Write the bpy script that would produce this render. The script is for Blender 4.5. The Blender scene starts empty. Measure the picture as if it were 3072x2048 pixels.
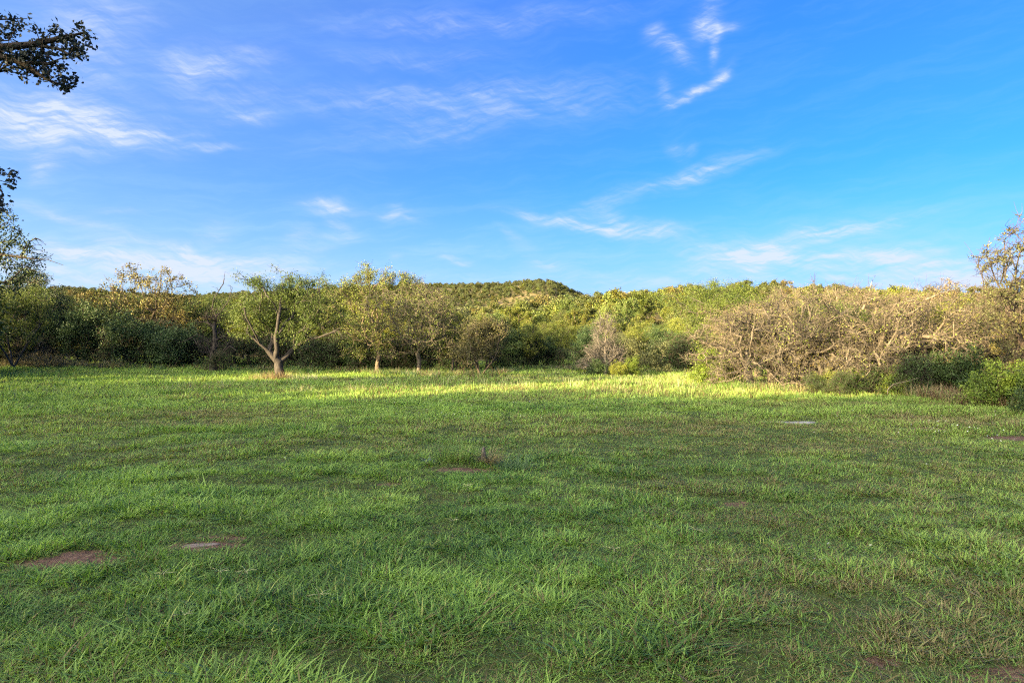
import bpy, math, random
import numpy as np

sc = bpy.context.scene
RAD = math.radians
# ------------------------------------------------------------------ camera, sky, sun, exposure
F, CX, HY = 2048.0, 1536.0, 1050.0        # focal length in photo pixels, centre column, horizon row
CAMZ = 1.6
cam_d = bpy.data.cameras.new('camera')
cam_d.sensor_width = 36; cam_d.lens = 24; cam_d.clip_start = 0.05; cam_d.clip_end = 9000
cam = bpy.data.objects.new('camera', cam_d)
sc.collection.objects.link(cam)
cam.location = (0, 0, CAMZ)
cam.rotation_euler = (RAD(90) + math.atan((HY - 1024) / F), 0, 0)
sc.camera = cam

SUN_EL, SUN_SIDE = 9.5, 52.0             # degrees above the horizon; degrees left of straight behind the camera
sx, sy = -math.sin(RAD(SUN_SIDE)), -math.cos(RAD(SUN_SIDE))
world = bpy.data.worlds.new('World'); sc.world = world; world.use_nodes = True
wn = world.node_tree.nodes; wl = world.node_tree.links
bg = wn['Background']; bg.inputs[1].default_value = 0.0765
sky = wn.new('ShaderNodeTexSky'); sky.sky_type = 'NISHITA'; sky.sun_disc = False
sky.sun_elevation = RAD(SUN_EL); sky.sun_rotation = math.atan2(sx, sy)
sky.air_density = 0.7; sky.dust_density = 1.5; sky.ozone_density = 8.0

TINT = (0.97, 0.93, 1.0, 1)

sun_d = bpy.data.lights.new('sun', 'SUN'); sun_d.energy = 5.0; sun_d.angle = RAD(0.5)
sun_d.color = (1.0, 0.775, 0.42)
sun = bpy.data.objects.new('sun', sun_d); sc.collection.objects.link(sun)
sun.rotation_euler = (RAD(90 - SUN_EL), 0, math.atan2(sx, -sy))
sun.location = (-30, -30, 30)
vs = sc.view_settings
vs.view_transform = 'Standard'; vs.look = 'None'; vs.gamma = 1; vs.use_curve_mapping = False
vs.exposure = 2.72
sc.cycles.use_denoising = False
sc.cycles.pixel_filter_type = 'BLACKMAN_HARRIS'; sc.cycles.filter_width = 1.2
sc.cycles.max_bounces = 4; sc.cycles.diffuse_bounces = 3; sc.cycles.transmission_bounces = 3
sc.cycles.transparent_max_bounces = 4
sc.cycles.caustics_reflective = False; sc.cycles.caustics_refractive = False

# ---- cirrus: strokes placed by azimuth and elevation in the sky, broken up by stretched noise
def wnode(t, **kw):
    n = wn.new(t)
    for k, v in kw.items(): setattr(n, k, v)
    return n
def wmath(op, a, b=None, c=None, clamp=False):
    n = wnode('ShaderNodeMath', operation=op); n.use_clamp = clamp
    for i, v in enumerate((a, b, c)):
        if v is None: continue
        if isinstance(v, (int, float)): n.inputs[i].default_value = v
        else: wl.new(v, n.inputs[i])
    return n.outputs[0]
tc = wnode('ShaderNodeTexCoord')
nrm = wnode('ShaderNodeVectorMath', operation='NORMALIZE'); wl.new(tc.outputs['Generated'], nrm.inputs[0])
sep = wnode('ShaderNodeSeparateXYZ'); wl.new(nrm.outputs[0], sep.inputs[0])
az = wmath('MULTIPLY', wmath('ARCTAN2', sep.outputs[0], sep.outputs[1]), 180 / math.pi)
el = wmath('MULTIPLY', wmath('ARCSINE', sep.outputs[2]), 180 / math.pi)
comb = wnode('ShaderNodeCombineXYZ'); wl.new(az, comb.inputs[0]); wl.new(el, comb.inputs[1])
# slow warp so that strokes are not straight ellipses
nzw = wnode('ShaderNodeTexNoise'); nzw.inputs['Scale'].default_value = 0.22; nzw.inputs['Detail'].default_value = 6
wl.new(comb.outputs[0], nzw.inputs['Vector'])
wsub = wnode('ShaderNodeVectorMath', operation='SUBTRACT'); wl.new(nzw.outputs['Color'], wsub.inputs[0]); wsub.inputs[1].default_value = (.5, .5, .5)
wsc = wnode('ShaderNodeVectorMath', operation='SCALE'); wl.new(wsub.outputs[0], wsc.inputs[0]); wsc.inputs['Scale'].default_value = 2.2
wadd = wnode('ShaderNodeVectorMath', operation='ADD'); wl.new(comb.outputs[0], wadd.inputs[0]); wl.new(wsc.outputs[0], wadd.inputs[1])
flat = wnode('ShaderNodeVectorMath', operation='MULTIPLY'); wl.new(wadd.outputs[0], flat.inputs[0]); flat.inputs[1].default_value = (1, 1, 0)

def azel(px, py):
    X, Y, Z = (px - CX) / F, 1.0, (HY - py) / F
    return math.degrees(math.atan2(X, Y)), math.degrees(math.asin(Z / math.sqrt(X * X + 1 + Z * Z)))
def fibre(rot, sx_, sy_, scale, detail=6, rough=0.6):
    m = wnode('ShaderNodeMapping'); m.vector_type = 'TEXTURE'
    m.inputs['Rotation'].default_value = (0, 0, RAD(rot)); m.inputs['Scale'].default_value = (sx_, sy_, 1)
    wl.new(flat.outputs[0], m.inputs['Vector'])
    n = wnode('ShaderNodeTexNoise'); n.inputs['Scale'].default_value = scale; n.inputs['Detail'].default_value = detail
    n.inputs['Roughness'].default_value = rough
    wl.new(m.outputs[0], n.inputs['Vector'])
    return n.outputs['Fac']
def remap(v, a, b, c=0.0, d=1.0):
    n = wnode('ShaderNodeMapRange', interpolation_type='SMOOTHSTEP')
    wl.new(v, n.inputs[0])
    for i, q in enumerate((a, b, c, d)): n.inputs[i + 1].default_value = q
    return n.outputs[0]
# strokes: x0,y0,x1,y1 in photo pixels (only used as two directions in the sky), half width in degrees, strength
STROKES_STREAK = [
    (-300, 330, 430, 385, 1.5, 1.0), (-200, 310, 560, 405, .8, 1.0), (100, 390, 540, 402, .35, .8), (40, 285, 200, 330, .4, .6), (70, 525, 150, 495, .5, .6), (60, 500, 175, 485, .3, .4),
    (0, 590, 330, 700, .30, .7), (250, 680, 640, 780, .35, .55), (890, 605, 1075, 628, .38, 1.0), (1130, 630, 1265, 655, .35, .8), (1160, 655, 1200, 600, .5, .4),
    (1500, 635, 1850, 680, .30, 1.1), (1700, 660, 2060, 705, .45, 1.0), (1790, 620, 1900, 690, .35, .6), (1880, 580, 2290, 460, .45, .8), (1700, 640, 1900, 575, .5, .35),
    (2180, 740, 2790, 635, .40, 1.1), (2050, 830, 2500, 690, .9, .8), (2200, 800, 2420, 700, .7, .7), (2450, 770, 2800, 745, .35, .8), (2400, 800, 2850, 760, .6, .5), (2750, 860, 3200, 730, .7, 1.1), (2500, 850, 3072, 810, .7, .6),
    (1500, 695, 1620, 770, .35, .55), (1570, 790, 1700, 800, .4, .6), (1700, 830, 2100, 870, .4, .5), (2000, 750, 2350, 770, .7, .5), (1900, 720, 2080, 700, .5, .3),
    (120, 760, 900, 830, .9, 1.0), (-100, 740, 500, 800, .5, .8), (420, 790, 1000, 790, .5, .8), (-200, 780, 300, 850, 1.0, .8), (450, 770, 700, 850, .5, .6), (800, 760, 1050, 730, .4, .4),
    (470, 205, 830, 170, .8, .65), (480, 215, 620, 225, .9, .4), (700, 280, 1900, 225, .7, .42), (560, 300, 820, 265, .4, .4), (900, 60, 1900, 20, .7, .35), (950, 180, 1500, 160, .5, .3), (1100, 330, 2000, 290, .8, .3),
    (100, 190, 420, 110, 2.0, .5), (0, 60, 500, 20, 1.4, .3), (620, 355, 860, 320, .4, .4), (900, 430, 1700, 330, .8, .3), (650, 330, 800, 345, .3, .5),
    (520, 430, 720, 428, .2, .6), (590, 705, 700, 680, .6, .55), (850, 720, 935, 680, .5, .6), (970, 655, 1070, 690, .3, .8), (920, 705, 1090, 710, .3, .5),
    (530, 740, 680, 785, .25, .8), (530, 790, 580, 730, .25, .6), (1300, 765, 1430, 800, .3, .7), (260, 640, 420, 640, .2, .4), (1180, 760, 1220, 790, .3, .4),
    (2000, 830, 2900, 790, 1.6, .55), (2500, 860, 3300, 800, 1.3, .6), (-100, 830, 900, 840, 1.2, .6), (1200, 860, 2000, 860, .9, .4),
    # the knot of curls high on the right
    (1950, 60, 1975, 120, .45, .6), (1965, 100, 2085, 185, .38, 1.0), (2080, 120, 2120, 20, .7, .7), (2085, 110, 2170, 60, .4, .7), (2110, 0, 2180, 20, .5, .6),
    (2170, 60, 2145, 130, .35, 1.1), (2145, 130, 2150, 190, .25, .8), (2160, 90, 2240, 60, .25, .5), (2140, 250, 2195, 195, .25, 1.6), (2040, 305, 2160, 235, .22, 1.1), (1985, 310, 2060, 300, .3, .6), (2000, 210, 2005, 310, .4, .35),
    (1990, 420, 2060, 470, .4, .3), (2050, 460, 2100, 450, .3, .3),
]
def cover(strokes):
    tot = None
    for (x0, y0, x1, y1, hw, st) in strokes:
        a0, e0 = azel(x0, y0); a1, e1 = azel(x1, y1)
        ang = math.degrees(math.atan2(e1 - e0, a1 - a0)); half = math.hypot(a1 - a0, e1 - e0) / 2
        m = wnode('ShaderNodeMapping'); m.vector_type = 'TEXTURE'
        m.inputs['Location'].default_value = ((a0 + a1) / 2, (e0 + e1) / 2, 0)
        m.inputs['Rotation'].default_value = (0, 0, RAD(ang)); m.inputs['Scale'].default_value = (half * .78, hw * 1.25, 1)
        wl.new(flat.outputs[0], m.inputs['Vector'])
        d = wnode('ShaderNodeVectorMath', operation='DOT_PRODUCT'); wl.new(m.outputs[0], d.inputs[0]); wl.new(m.outputs[0], d.inputs[1])
        g = wmath('POWER', 0.42, d.outputs['Value'])
        tot = wmath('MULTIPLY', g, st) if tot is None else wmath('MULTIPLY_ADD', g, st, tot)
    return tot
cov = cover(STROKES_STREAK)
f1 = remap(fibre(10, 3.6, 0.42, 1.0, 8, .58), .24, .76, .22, 1.0)
f2 = remap(fibre(-16, 5, 0.9, 0.9, 8, .68), .34, .70, .30, 1.1)
wisp = wmath('MULTIPLY', wmath('MULTIPLY', cov, f1), f2)
# thin veil everywhere round the horizon ring, thicker low down, and a thin sheet towards the sun side
veil_n = remap(fibre(5, 9, 1.3, 1.0, 9, .66), .40, .72, 0.0, 1.0)
low = remap(el, 15.0, 0.0, 0.0, 1.0)
veil = wmath('MULTIPLY', veil_n, wmath('MULTIPLY_ADD', low, .30, .07))
base_low = wmath('MULTIPLY', wmath('POWER', low, 1.05), .74)
side = wmath('MULTIPLY', remap(az, 25.0, -60.0, 0.0, 1.0), .40)
s1 = wmath('ADD', veil, base_low)
s2 = wmath('ADD', s1, side)
# unseen glow round the sun, added to fill the shade: veil whiter and brighter
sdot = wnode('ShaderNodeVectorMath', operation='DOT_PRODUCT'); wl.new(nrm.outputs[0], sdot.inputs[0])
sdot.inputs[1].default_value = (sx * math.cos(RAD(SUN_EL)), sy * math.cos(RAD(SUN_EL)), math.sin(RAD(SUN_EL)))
fill_glow = remap(sdot.outputs['Value'], .10, 1.0, 0.0, 1.0)
s2 = wmath('MULTIPLY_ADD', fill_glow, .55, s2)
veilf = wmath('MINIMUM', s2, .93)
fac = wmath('MINIMUM', wmath('MULTIPLY', wisp, 1.05), .92)
mixc = wnode('ShaderNodeMix', data_type='RGBA')
tint = wnode('ShaderNodeMix', data_type='RGBA', blend_type='MULTIPLY'); tint.inputs['Factor'].default_value = 1
wl.new(sky.outputs[0], tint.inputs['A']); tint.inputs['B'].default_value = TINT
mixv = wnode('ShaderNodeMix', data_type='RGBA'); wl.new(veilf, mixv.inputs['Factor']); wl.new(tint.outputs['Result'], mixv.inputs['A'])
wl.new(fac, mixc.inputs['Factor']); wl.new(mixv.outputs['Result'], mixc.inputs['A'])
ccol = wnode('ShaderNodeMix', data_type='RGBA'); wl.new(wmath('POWER', fill_glow, 2.0), ccol.inputs['Factor'])
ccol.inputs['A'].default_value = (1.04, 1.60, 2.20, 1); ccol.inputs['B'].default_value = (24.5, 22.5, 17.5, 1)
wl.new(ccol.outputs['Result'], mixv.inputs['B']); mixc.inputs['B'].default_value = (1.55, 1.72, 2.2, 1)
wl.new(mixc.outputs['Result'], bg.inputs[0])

# ------------------------------------------------------------------ helpers
COL = sc.collection
rng = np.random.default_rng(7)
def link(o, parent=None):
    COL.objects.link(o)
    if parent is not None: o.parent = parent
    return o
def tag(o, label=None, cat=None, group=None, kind=None):
    if label: o['label'] = label
    if cat: o['category'] = cat
    if group: o['group'] = group
    if kind: o['kind'] = kind
    return o
def mesh_np(name, V, faces, mat=None, smooth=False):
    """faces: list of int arrays (n,k)"""
    me = bpy.data.meshes.new(name)
    V = np.asarray(V, np.float32)
    me.vertices.add(len(V)); me.vertices.foreach_set('co', V.ravel())
    faces = [np.asarray(f, np.int32) for f in faces if len(f)]
    nl = sum(f.size for f in faces); nf = sum(len(f) for f in faces)
    me.loops.add(nl); me.polygons.add(nf)
    me.loops.foreach_set('vertex_index', np.concatenate([f.ravel() for f in faces]) if nf else [])
    tot = np.concatenate([np.full(len(f), f.shape[1], np.int32) for f in faces])
    start = np.concatenate([[0], np.cumsum(tot)[:-1]]).astype(np.int32)
    me.polygons.foreach_set('loop_start', start)
    if smooth: me.polygons.foreach_set('use_smooth', np.ones(nf, bool))
    me.update(calc_edges=True); me.validate()
    if mat: me.materials.append(mat)
    return me
def sstep(x, a, b):
    t = np.clip((np.asarray(x, float) - a) / (b - a), 0, 1)
    return t * t * (3 - 2 * t)
# value noise (numpy) ------------------------------------------------
_tab = np.random.default_rng(3).random((256, 256))
def vnoise(x, y):
    x = np.asarray(x, float); y = np.asarray(y, float)
    xi = np.floor(x).astype(int); yi = np.floor(y).astype(int)
    fx = x - xi; fy = y - yi; fx = fx * fx * (3 - 2 * fx); fy = fy * fy * (3 - 2 * fy)
    g = lambda i, j: _tab[i & 255, j & 255]
    return (g(xi, yi) * (1 - fx) + g(xi + 1, yi) * fx) * (1 - fy) + (g(xi, yi + 1) * (1 - fx) + g(xi + 1, yi + 1) * fx) * fy
def fbm(x, y, o=4):
    s = 0; a = .5; t = 0
    for k in range(o):
        s = s + a * vnoise(x * 2 ** k + 17.3 * k, y * 2 ** k - 9.1 * k); t += a; a *= .5
    return s / t

# ------------------------------------------------------------------ terrain
NR_PX = np.array([-3000, -500, 300, 700, 1300, 1450, 1600, 1750, 2000, 2250, 2600, 3072, 3600, 6000.])
NR_PY = np.array([955, 955, 955, 960, 968, 962, 948, 930, 908, 898, 910, 920, 930, 945.])
FH_PX = np.array([-3000, -300, 0, 200, 330, 560, 750, 1000, 1250, 1400, 1500, 1600, 1660, 1720, 1790, 1900, 2100, 2300, 2450, 2600, 2680, 2800, 3000, 3600, 6000.])
FH_PY = np.array([900, 890, 890, 874, 890, 902, 890, 880, 866, 868, 862, 853, 857, 882, 918, 930, 905, 884, 878, 888, 887, 900, 905, 900, 905.])
D_N, D_F = 250.0, 700.0
def prof(px_t, py_t, azim, depth):
    px = CX + F * np.tan(np.clip(azim, -1.25, 1.25))
    return CAMZ + (HY - np.interp(px, px_t, py_t)) / F * depth
def height(x, y):
    x = np.asarray(x, float); y = np.asarray(y, float)
    r = np.hypot(x, y); azim = np.arctan2(x, y)
    front = sstep(np.cos(azim), 0.05, 0.45)
    dep = np.maximum(r * np.cos(np.clip(azim, -1.2, 1.2)), 0.0)
    z = 0.20 * sstep(y, 20, 56) + 0.50 * sstep(-x, 8, 40) * sstep(y, 14, 48)
    near = np.clip(r / 6, 0, 1)
    z = z + near * (0.10 * (fbm(x / 6 + 40, y / 6 + 10, 3) - .5) + 0.09 * (fbm(x / 1.3, y / 1.3, 3) - .5) * (1 - sstep(r, 40, 70)))
    zn = prof(NR_PX, NR_PY, azim, D_N); zf = prof(FH_PX, FH_PY, azim, D_F)
    t = np.clip((dep - 56) / (D_N - 56), 0, 1); up = .30 * t + .70 * t * t * (3 - 2 * t)
    hill = (zn - .6) * up
    dip = sstep(dep, D_N + 15, 400)
    hill = hill * (1 - .35 * dip)
    far = np.maximum(zf - .6 - .65 * (zn - .6), 0) * sstep(dep, 400, D_F) * (1 - .5 * sstep(dep, D_F + 20, 1500))
    z = z + front * (hill + far) + (1 - sstep(r, 90, 200) * 0) * 0
    z = z - .10 * np.exp(-((x - 6.45) / 1.0) ** 2 - ((y - 15.8) / .55) ** 2)
    z = z + (fbm(x / 35, y / 35, 3) - .5) * 3.0 * sstep(dep, 80, 160) * front
    return z
def at_px(px, d):
    """a point on the ground seen in column px, d metres down the view axis"""
    x = (px - CX) / F * d
    return np.array([x, d, float(height(x, d))])
def row_to_d(px, py):
    d = 2.0
    for _ in range(400):
        x = (px - CX) / F * d
        if CAMZ - (py - HY) / F * d <= float(height(x, d)): break
        d *= 1.012
    return d
def ground_at(px, py):
    return at_px(px, row_to_d(px, py))

# ------------------------------------------------------------------ materials
def new_mat(name):
    m = bpy.data.materials.new(name); m.use_nodes = True
    nt = m.node_tree; nt.nodes.clear()
    out = nt.nodes.new('ShaderNodeOutputMaterial')
    return m, nt, out
def N(nt, t, ins=None, **kw):
    n = nt.nodes.new(t)
    for k, v in kw.items(): setattr(n, k, v)
    for k, v in (ins or {}).items():
        if isinstance(v, bpy.types.NodeSocket): nt.links.new(v, n.inputs[k])
        else: n.inputs[k].default_value = v
    return n
def ramp(nt, fac, stops):
    n = nt.nodes.new('ShaderNodeValToRGB'); nt.links.new(fac, n.inputs[0])
    e = n.color_ramp.elements
    while len(e) < len(stops): e.new(.5)
    for q, (p, c) in zip(e, stops): q.position = p; q.color = (*c, 1)
    return n.outputs[0]
def mix(nt, f, a, b, mode='MIX'):
    n = nt.nodes.new('ShaderNodeMix'); n.data_type = 'RGBA'; n.blend_type = mode
    for k, v in (('Factor', f), ('A', a), ('B', b)):
        if isinstance(v, bpy.types.NodeSocket): nt.links.new(v, n.inputs[k])
        else: n.inputs[k].default_value = v if k == 'Factor' else (*v, 1)
    return n.outputs['Result']
def leaf_mat(name, dark, mid, light, odd=None, transl=.38, tree_var=.5):
    m, nt, out = new_mat(name)
    geo = N(nt, 'ShaderNodeNewGeometry'); oi = N(nt, 'ShaderNodeObjectInfo')
    c = ramp(nt, geo.outputs['Random Per Island'], [(0, dark), (.5, mid), (1, light)])
    tcn = N(nt, 'ShaderNodeTexCoord')
    nz = N(nt, 'ShaderNodeTexNoise', {'Vector': tcn.outputs['Object'], 'Scale': 0.9, 'Detail': 2.0})
    c = mix(nt, N(nt, 'ShaderNodeMapRange', {0: nz.outputs['Fac'], 1: .38, 2: .68, 3: 0., 4: .65}).outputs[0], c, tuple(np.array(light) * 1.05))
    if odd:
        nz2 = N(nt, 'ShaderNodeTexNoise', {'Vector': tcn.outputs['Object'], 'Scale': 1.7, 'Detail': 1.0})
        c = mix(nt, N(nt, 'ShaderNodeMapRange', {0: nz2.outputs['Fac'], 1: .52, 2: .66, 3: 0., 4: .75}).outputs[0], c, odd)
    hs = N(nt, 'ShaderNodeHueSaturation', {'Color': c,
        'Hue': N(nt, 'ShaderNodeMapRange', {0: oi.outputs['Random'], 3: .5 - .03 * tree_var, 4: .5 + .025 * tree_var}).outputs[0],
        'Saturation': N(nt, 'ShaderNodeMapRange', {0: oi.outputs['Random'], 3: 1 + .12 * tree_var, 4: 1 - .2 * tree_var}).outputs[0],
        'Value': N(nt, 'ShaderNodeMapRange', {0: oi.outputs['Random'], 3: 1 - .25 * tree_var, 4: 1 + .3 * tree_var}).outputs[0]})
    p = N(nt, 'ShaderNodeBsdfPrincipled', {'Base Color': hs.outputs[0], 'Roughness': .55, 'Specular IOR Level': .25})
    t = N(nt, 'ShaderNodeBsdfTranslucent', {'Color': mix(nt, 1.0, hs.outputs[0], (1.15, 1.1, .6), 'MULTIPLY')})
    s = N(nt, 'ShaderNodeMixShader', {0: transl, 1: p.outputs[0], 2: t.outputs[0]})
    nt.links.new(s.outputs[0], out.inputs[0])
    return m
def bark_mat(name, a, b, scale=6):
    m, nt, out = new_mat(name)
    tcn = N(nt, 'ShaderNodeTexCoord')
    mp = N(nt, 'ShaderNodeMapping', {'Vector': tcn.outputs['Object'], 'Scale': (1, 1, .25)})
    nz = N(nt, 'ShaderNodeTexNoise', {'Vector': mp.outputs[0], 'Scale': scale * 3.0, 'Detail': 6.0, 'Roughness': .7})
    n2 = N(nt, 'ShaderNodeTexNoise', {'Vector': tcn.outputs['Object'], 'Scale': 1.1, 'Detail': 2.0})
    c = ramp(nt, nz.outputs['Fac'], [(.32, a), (.66, b)])
    c = mix(nt, N(nt, 'ShaderNodeMapRange', {0: n2.outputs['Fac'], 1: .35, 2: .7, 3: 0., 4: .5}).outputs[0], c, tuple(np.array(a) * .8))
    oi = N(nt, 'ShaderNodeObjectInfo')
    c = N(nt, 'ShaderNodeHueSaturation', {'Color': c, 'Value': N(nt, 'ShaderNodeMapRange', {0: oi.outputs['Random'], 3: .60, 4: 1.2}).outputs[0], 'Saturation': N(nt, 'ShaderNodeMapRange', {0: oi.outputs['Random'], 3: .75, 4: 1.15}).outputs[0]}).outputs[0]
    bump = N(nt, 'ShaderNodeBump', {'Height': nz.outputs['Fac'], 'Strength': .7, 'Distance': .04})
    p = N(nt, 'ShaderNodeBsdfPrincipled', {'Base Color': c, 'Roughness': .9, 'Specular IOR Level': .1, 'Normal': bump.outputs[0]})
    nt.links.new(p.outputs[0], out.inputs[0])
    return m
L = {
    'mesquite': leaf_mat('mesquite_leaf', (.020, .042, .008), (.054, .086, .015), (.112, .142, .024), transl=.30, tree_var=.35),
    'oak': leaf_mat('oak_leaf', (.024, .044, .008), (.078, .110, .016), (.175, .200, .032), odd=(.125, .112, .028), transl=.2, tree_var=.5),
    'oakwarm': leaf_mat('browning_oak_leaf', (.050, .044, .014), (.105, .092, .025), (.175, .155, .038), odd=(.13, .085, .028), transl=.2, tree_var=.4),
    'rusty': leaf_mat('rusty_oak_leaf', (.035, .028, .012), (.075, .056, .018), (.125, .092, .028), odd=(.09, .05, .02), transl=.15, tree_var=.3),
    'yellow': leaf_mat('yellow_green_leaf', (.046, .066, .009), (.115, .140, .014), (.215, .225, .025), transl=.2, tree_var=.6),
    'woodyellow': leaf_mat('wood_yellow_green_leaf', (.022, .034, .007), (.060, .078, .012), (.132, .145, .022), odd=(.095, .075, .022), transl=.15, tree_var=.8),
    'woodgreen': leaf_mat('wood_green_leaf', (.022, .040, .009), (.058, .086, .014), (.115, .145, .024), transl=.15, tree_var=.8),
    'bright': leaf_mat('bright_green_leaf', (.045, .085, .012), (.092, .145, .018), (.160, .215, .028), transl=.25, tree_var=.4),
    'juniper': leaf_mat('juniper_leaf', (.016, .034, .012), (.032, .060, .017), (.056, .090, .022), transl=.1, tree_var=.5),
    'hilljuniper': leaf_mat('hill_juniper_leaf', (.022, .036, .011), (.048, .064, .016), (.088, .104, .024), odd=(.07, .06, .022), transl=.1, tree_var=.7),
    'greygreen': leaf_mat('grey_green_leaf', (.060, .072, .030), (.10, .115, .048), (.15, .16, .070), transl=.2, tree_var=.4),
    'olive': leaf_mat('olive_leaf', (.036, .040, .016), (.066, .070, .026), (.105, .105, .038), transl=.1, tree_var=.4),
    'shadeoak': leaf_mat('dark_oak_leaf', (.010, .014, .012), (.016, .022, .017), (.024, .032, .022), transl=.08, tree_var=.2),  # near-black leaf: the bough's shade and silhouette put into its colour
    'shademesq': leaf_mat('dark_mesquite_leaf', (.016, .028, .010), (.030, .048, .016), (.052, .076, .022), transl=.12, tree_var=.2),  # darkened mesquite leaf, the left tree's partial shade put into its colour
    'drytwig': leaf_mat('dry_leaf', (.14, .10, .045), (.20, .145, .065), (.27, .20, .095), transl=.2, tree_var=.4),
    'weed': leaf_mat('dry_weed_leaf', (.16, .14, .065), (.26, .22, .10), (.36, .31, .16), transl=.3, tree_var=.5),
}
B = {
    'mesquite': bark_mat('mesquite_bark', (.032, .028, .025), (.12, .102, .086)),
    'oak': bark_mat('oak_bark', (.065, .05, .037), (.20, .16, .12)),
    'bare': bark_mat('bare_oak_bark', (.045, .036, .026), (.26, .210, .145)),
    'dead': bark_mat('dead_silver_wood', (.12, .10, .08), (.28, .24, .19)),
    'dark': bark_mat('dark_bark', (.045, .035, .028), (.12, .092, .07)),
    'snag': bark_mat('snag_wood', (.035, .028, .024), (.13, .105, .088)),
}

# ------------------------------------------------------------------ tree generator
def tubes(paths):
    """paths: list of (pts (n,3), radii (n,)); returns V, quads grouped"""
    groups = {}
    for p, r in paths:
        mr = float(r.max())
        s = 9 if mr > .07 else 6 if mr > .03 else 4 if mr > .014 else 3
        groups.setdefault((len(p), s), []).append((p, r))
    VV, FF, off = [], [], 0
    for (n, s), lst in groups.items():
        P = np.stack([a for a, _ in lst]); R = np.stack([b for _, b in lst])      # m,n,3
        m = len(lst)
        T = np.gradient(P, axis=1); T /= np.linalg.norm(T, axis=2, keepdims=True) + 1e-9
        mean = T.mean(axis=1); ref = np.where(np.abs(mean[:, 2:3]) > .8, np.array([[1., 0, 0]]), np.array([[0, 0, 1.]]))
        U = np.cross(T, ref[:, None, :]); U /= np.linalg.norm(U, axis=2, keepdims=True) + 1e-9
        W = np.cross(T, U)
        a = np.arange(s) * 2 * np.pi / s
        ring = P[:, :, None, :] + R[:, :, None, None] * (np.cos(a)[None, None, :, None] * U[:, :, None, :] + np.sin(a)[None, None, :, None] * W[:, :, None, :])
        VV.append(ring.reshape(-1, 3))
        i = np.arange(m)[:, None, None] * n * s; j = np.arange(n - 1)[None, :, None] * s; k = np.arange(s)[None, None, :]
        k2 = (k + 1) % s
        q = np.stack([i + j + k, i + j + s + k, i + j + s + k2, i + j + k2], axis=-1).reshape(-1, 4) + off
        FF.append(q); off += m * n * s
    return np.concatenate(VV), FF
def leaves(C, A, l, w, rs, fold=.12):
    n = len(C)
    A = A / (np.linalg.norm(A, axis=1, keepdims=True) + 1e-9)
    Q = rs.normal(size=(n, 3)); Bv = np.cross(A, Q); Bv /= np.linalg.norm(Bv, axis=1, keepdims=True) + 1e-9
    Nv = np.cross(A, Bv)
    l = l[:, None]; w = w[:, None]
    V = np.stack([C - A * l * .5, C + Bv * w * .5 + Nv * w * fold + A * l * .06, C + A * l * .5, C - Bv * w * .5 + Nv * w * fold + A * l * .06], axis=1).reshape(-1, 3)
    Fq = (np.arange(n)[:, None] * 4 + np.arange(4)[None, :])
    return V, [Fq]
def sample_env(env, n, rs, shell=.6, clumps=0, csig=.35):
    e = np.array([q[:6] for q in env], float); w = np.array([q[6] if len(q) > 6 else q[3] * q[4] * q[5] for q in env], float)
    def pick(m, sh):
        k = rs.choice(len(e), m, p=w / w.sum())
        d = rs.normal(size=(m, 3)); d /= np.linalg.norm(d, axis=1, keepdims=True)
        rad = rs.random(m) ** (1 / 3 * (1 - sh) + .12 * sh)
        return e[k, :3] + d * rad[:, None] * e[k, 3:6]
    if clumps:
        c = pick(clumps, shell); k = rs.integers(0, clumps, n)
        sc_ = csig * (.6 + .9 * rs.random(clumps))
        return c[k] + rs.normal(size=(n, 3)) * sc_[k][:, None] * np.array([1, 1, .72])
    return pick(n, shell)
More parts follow.
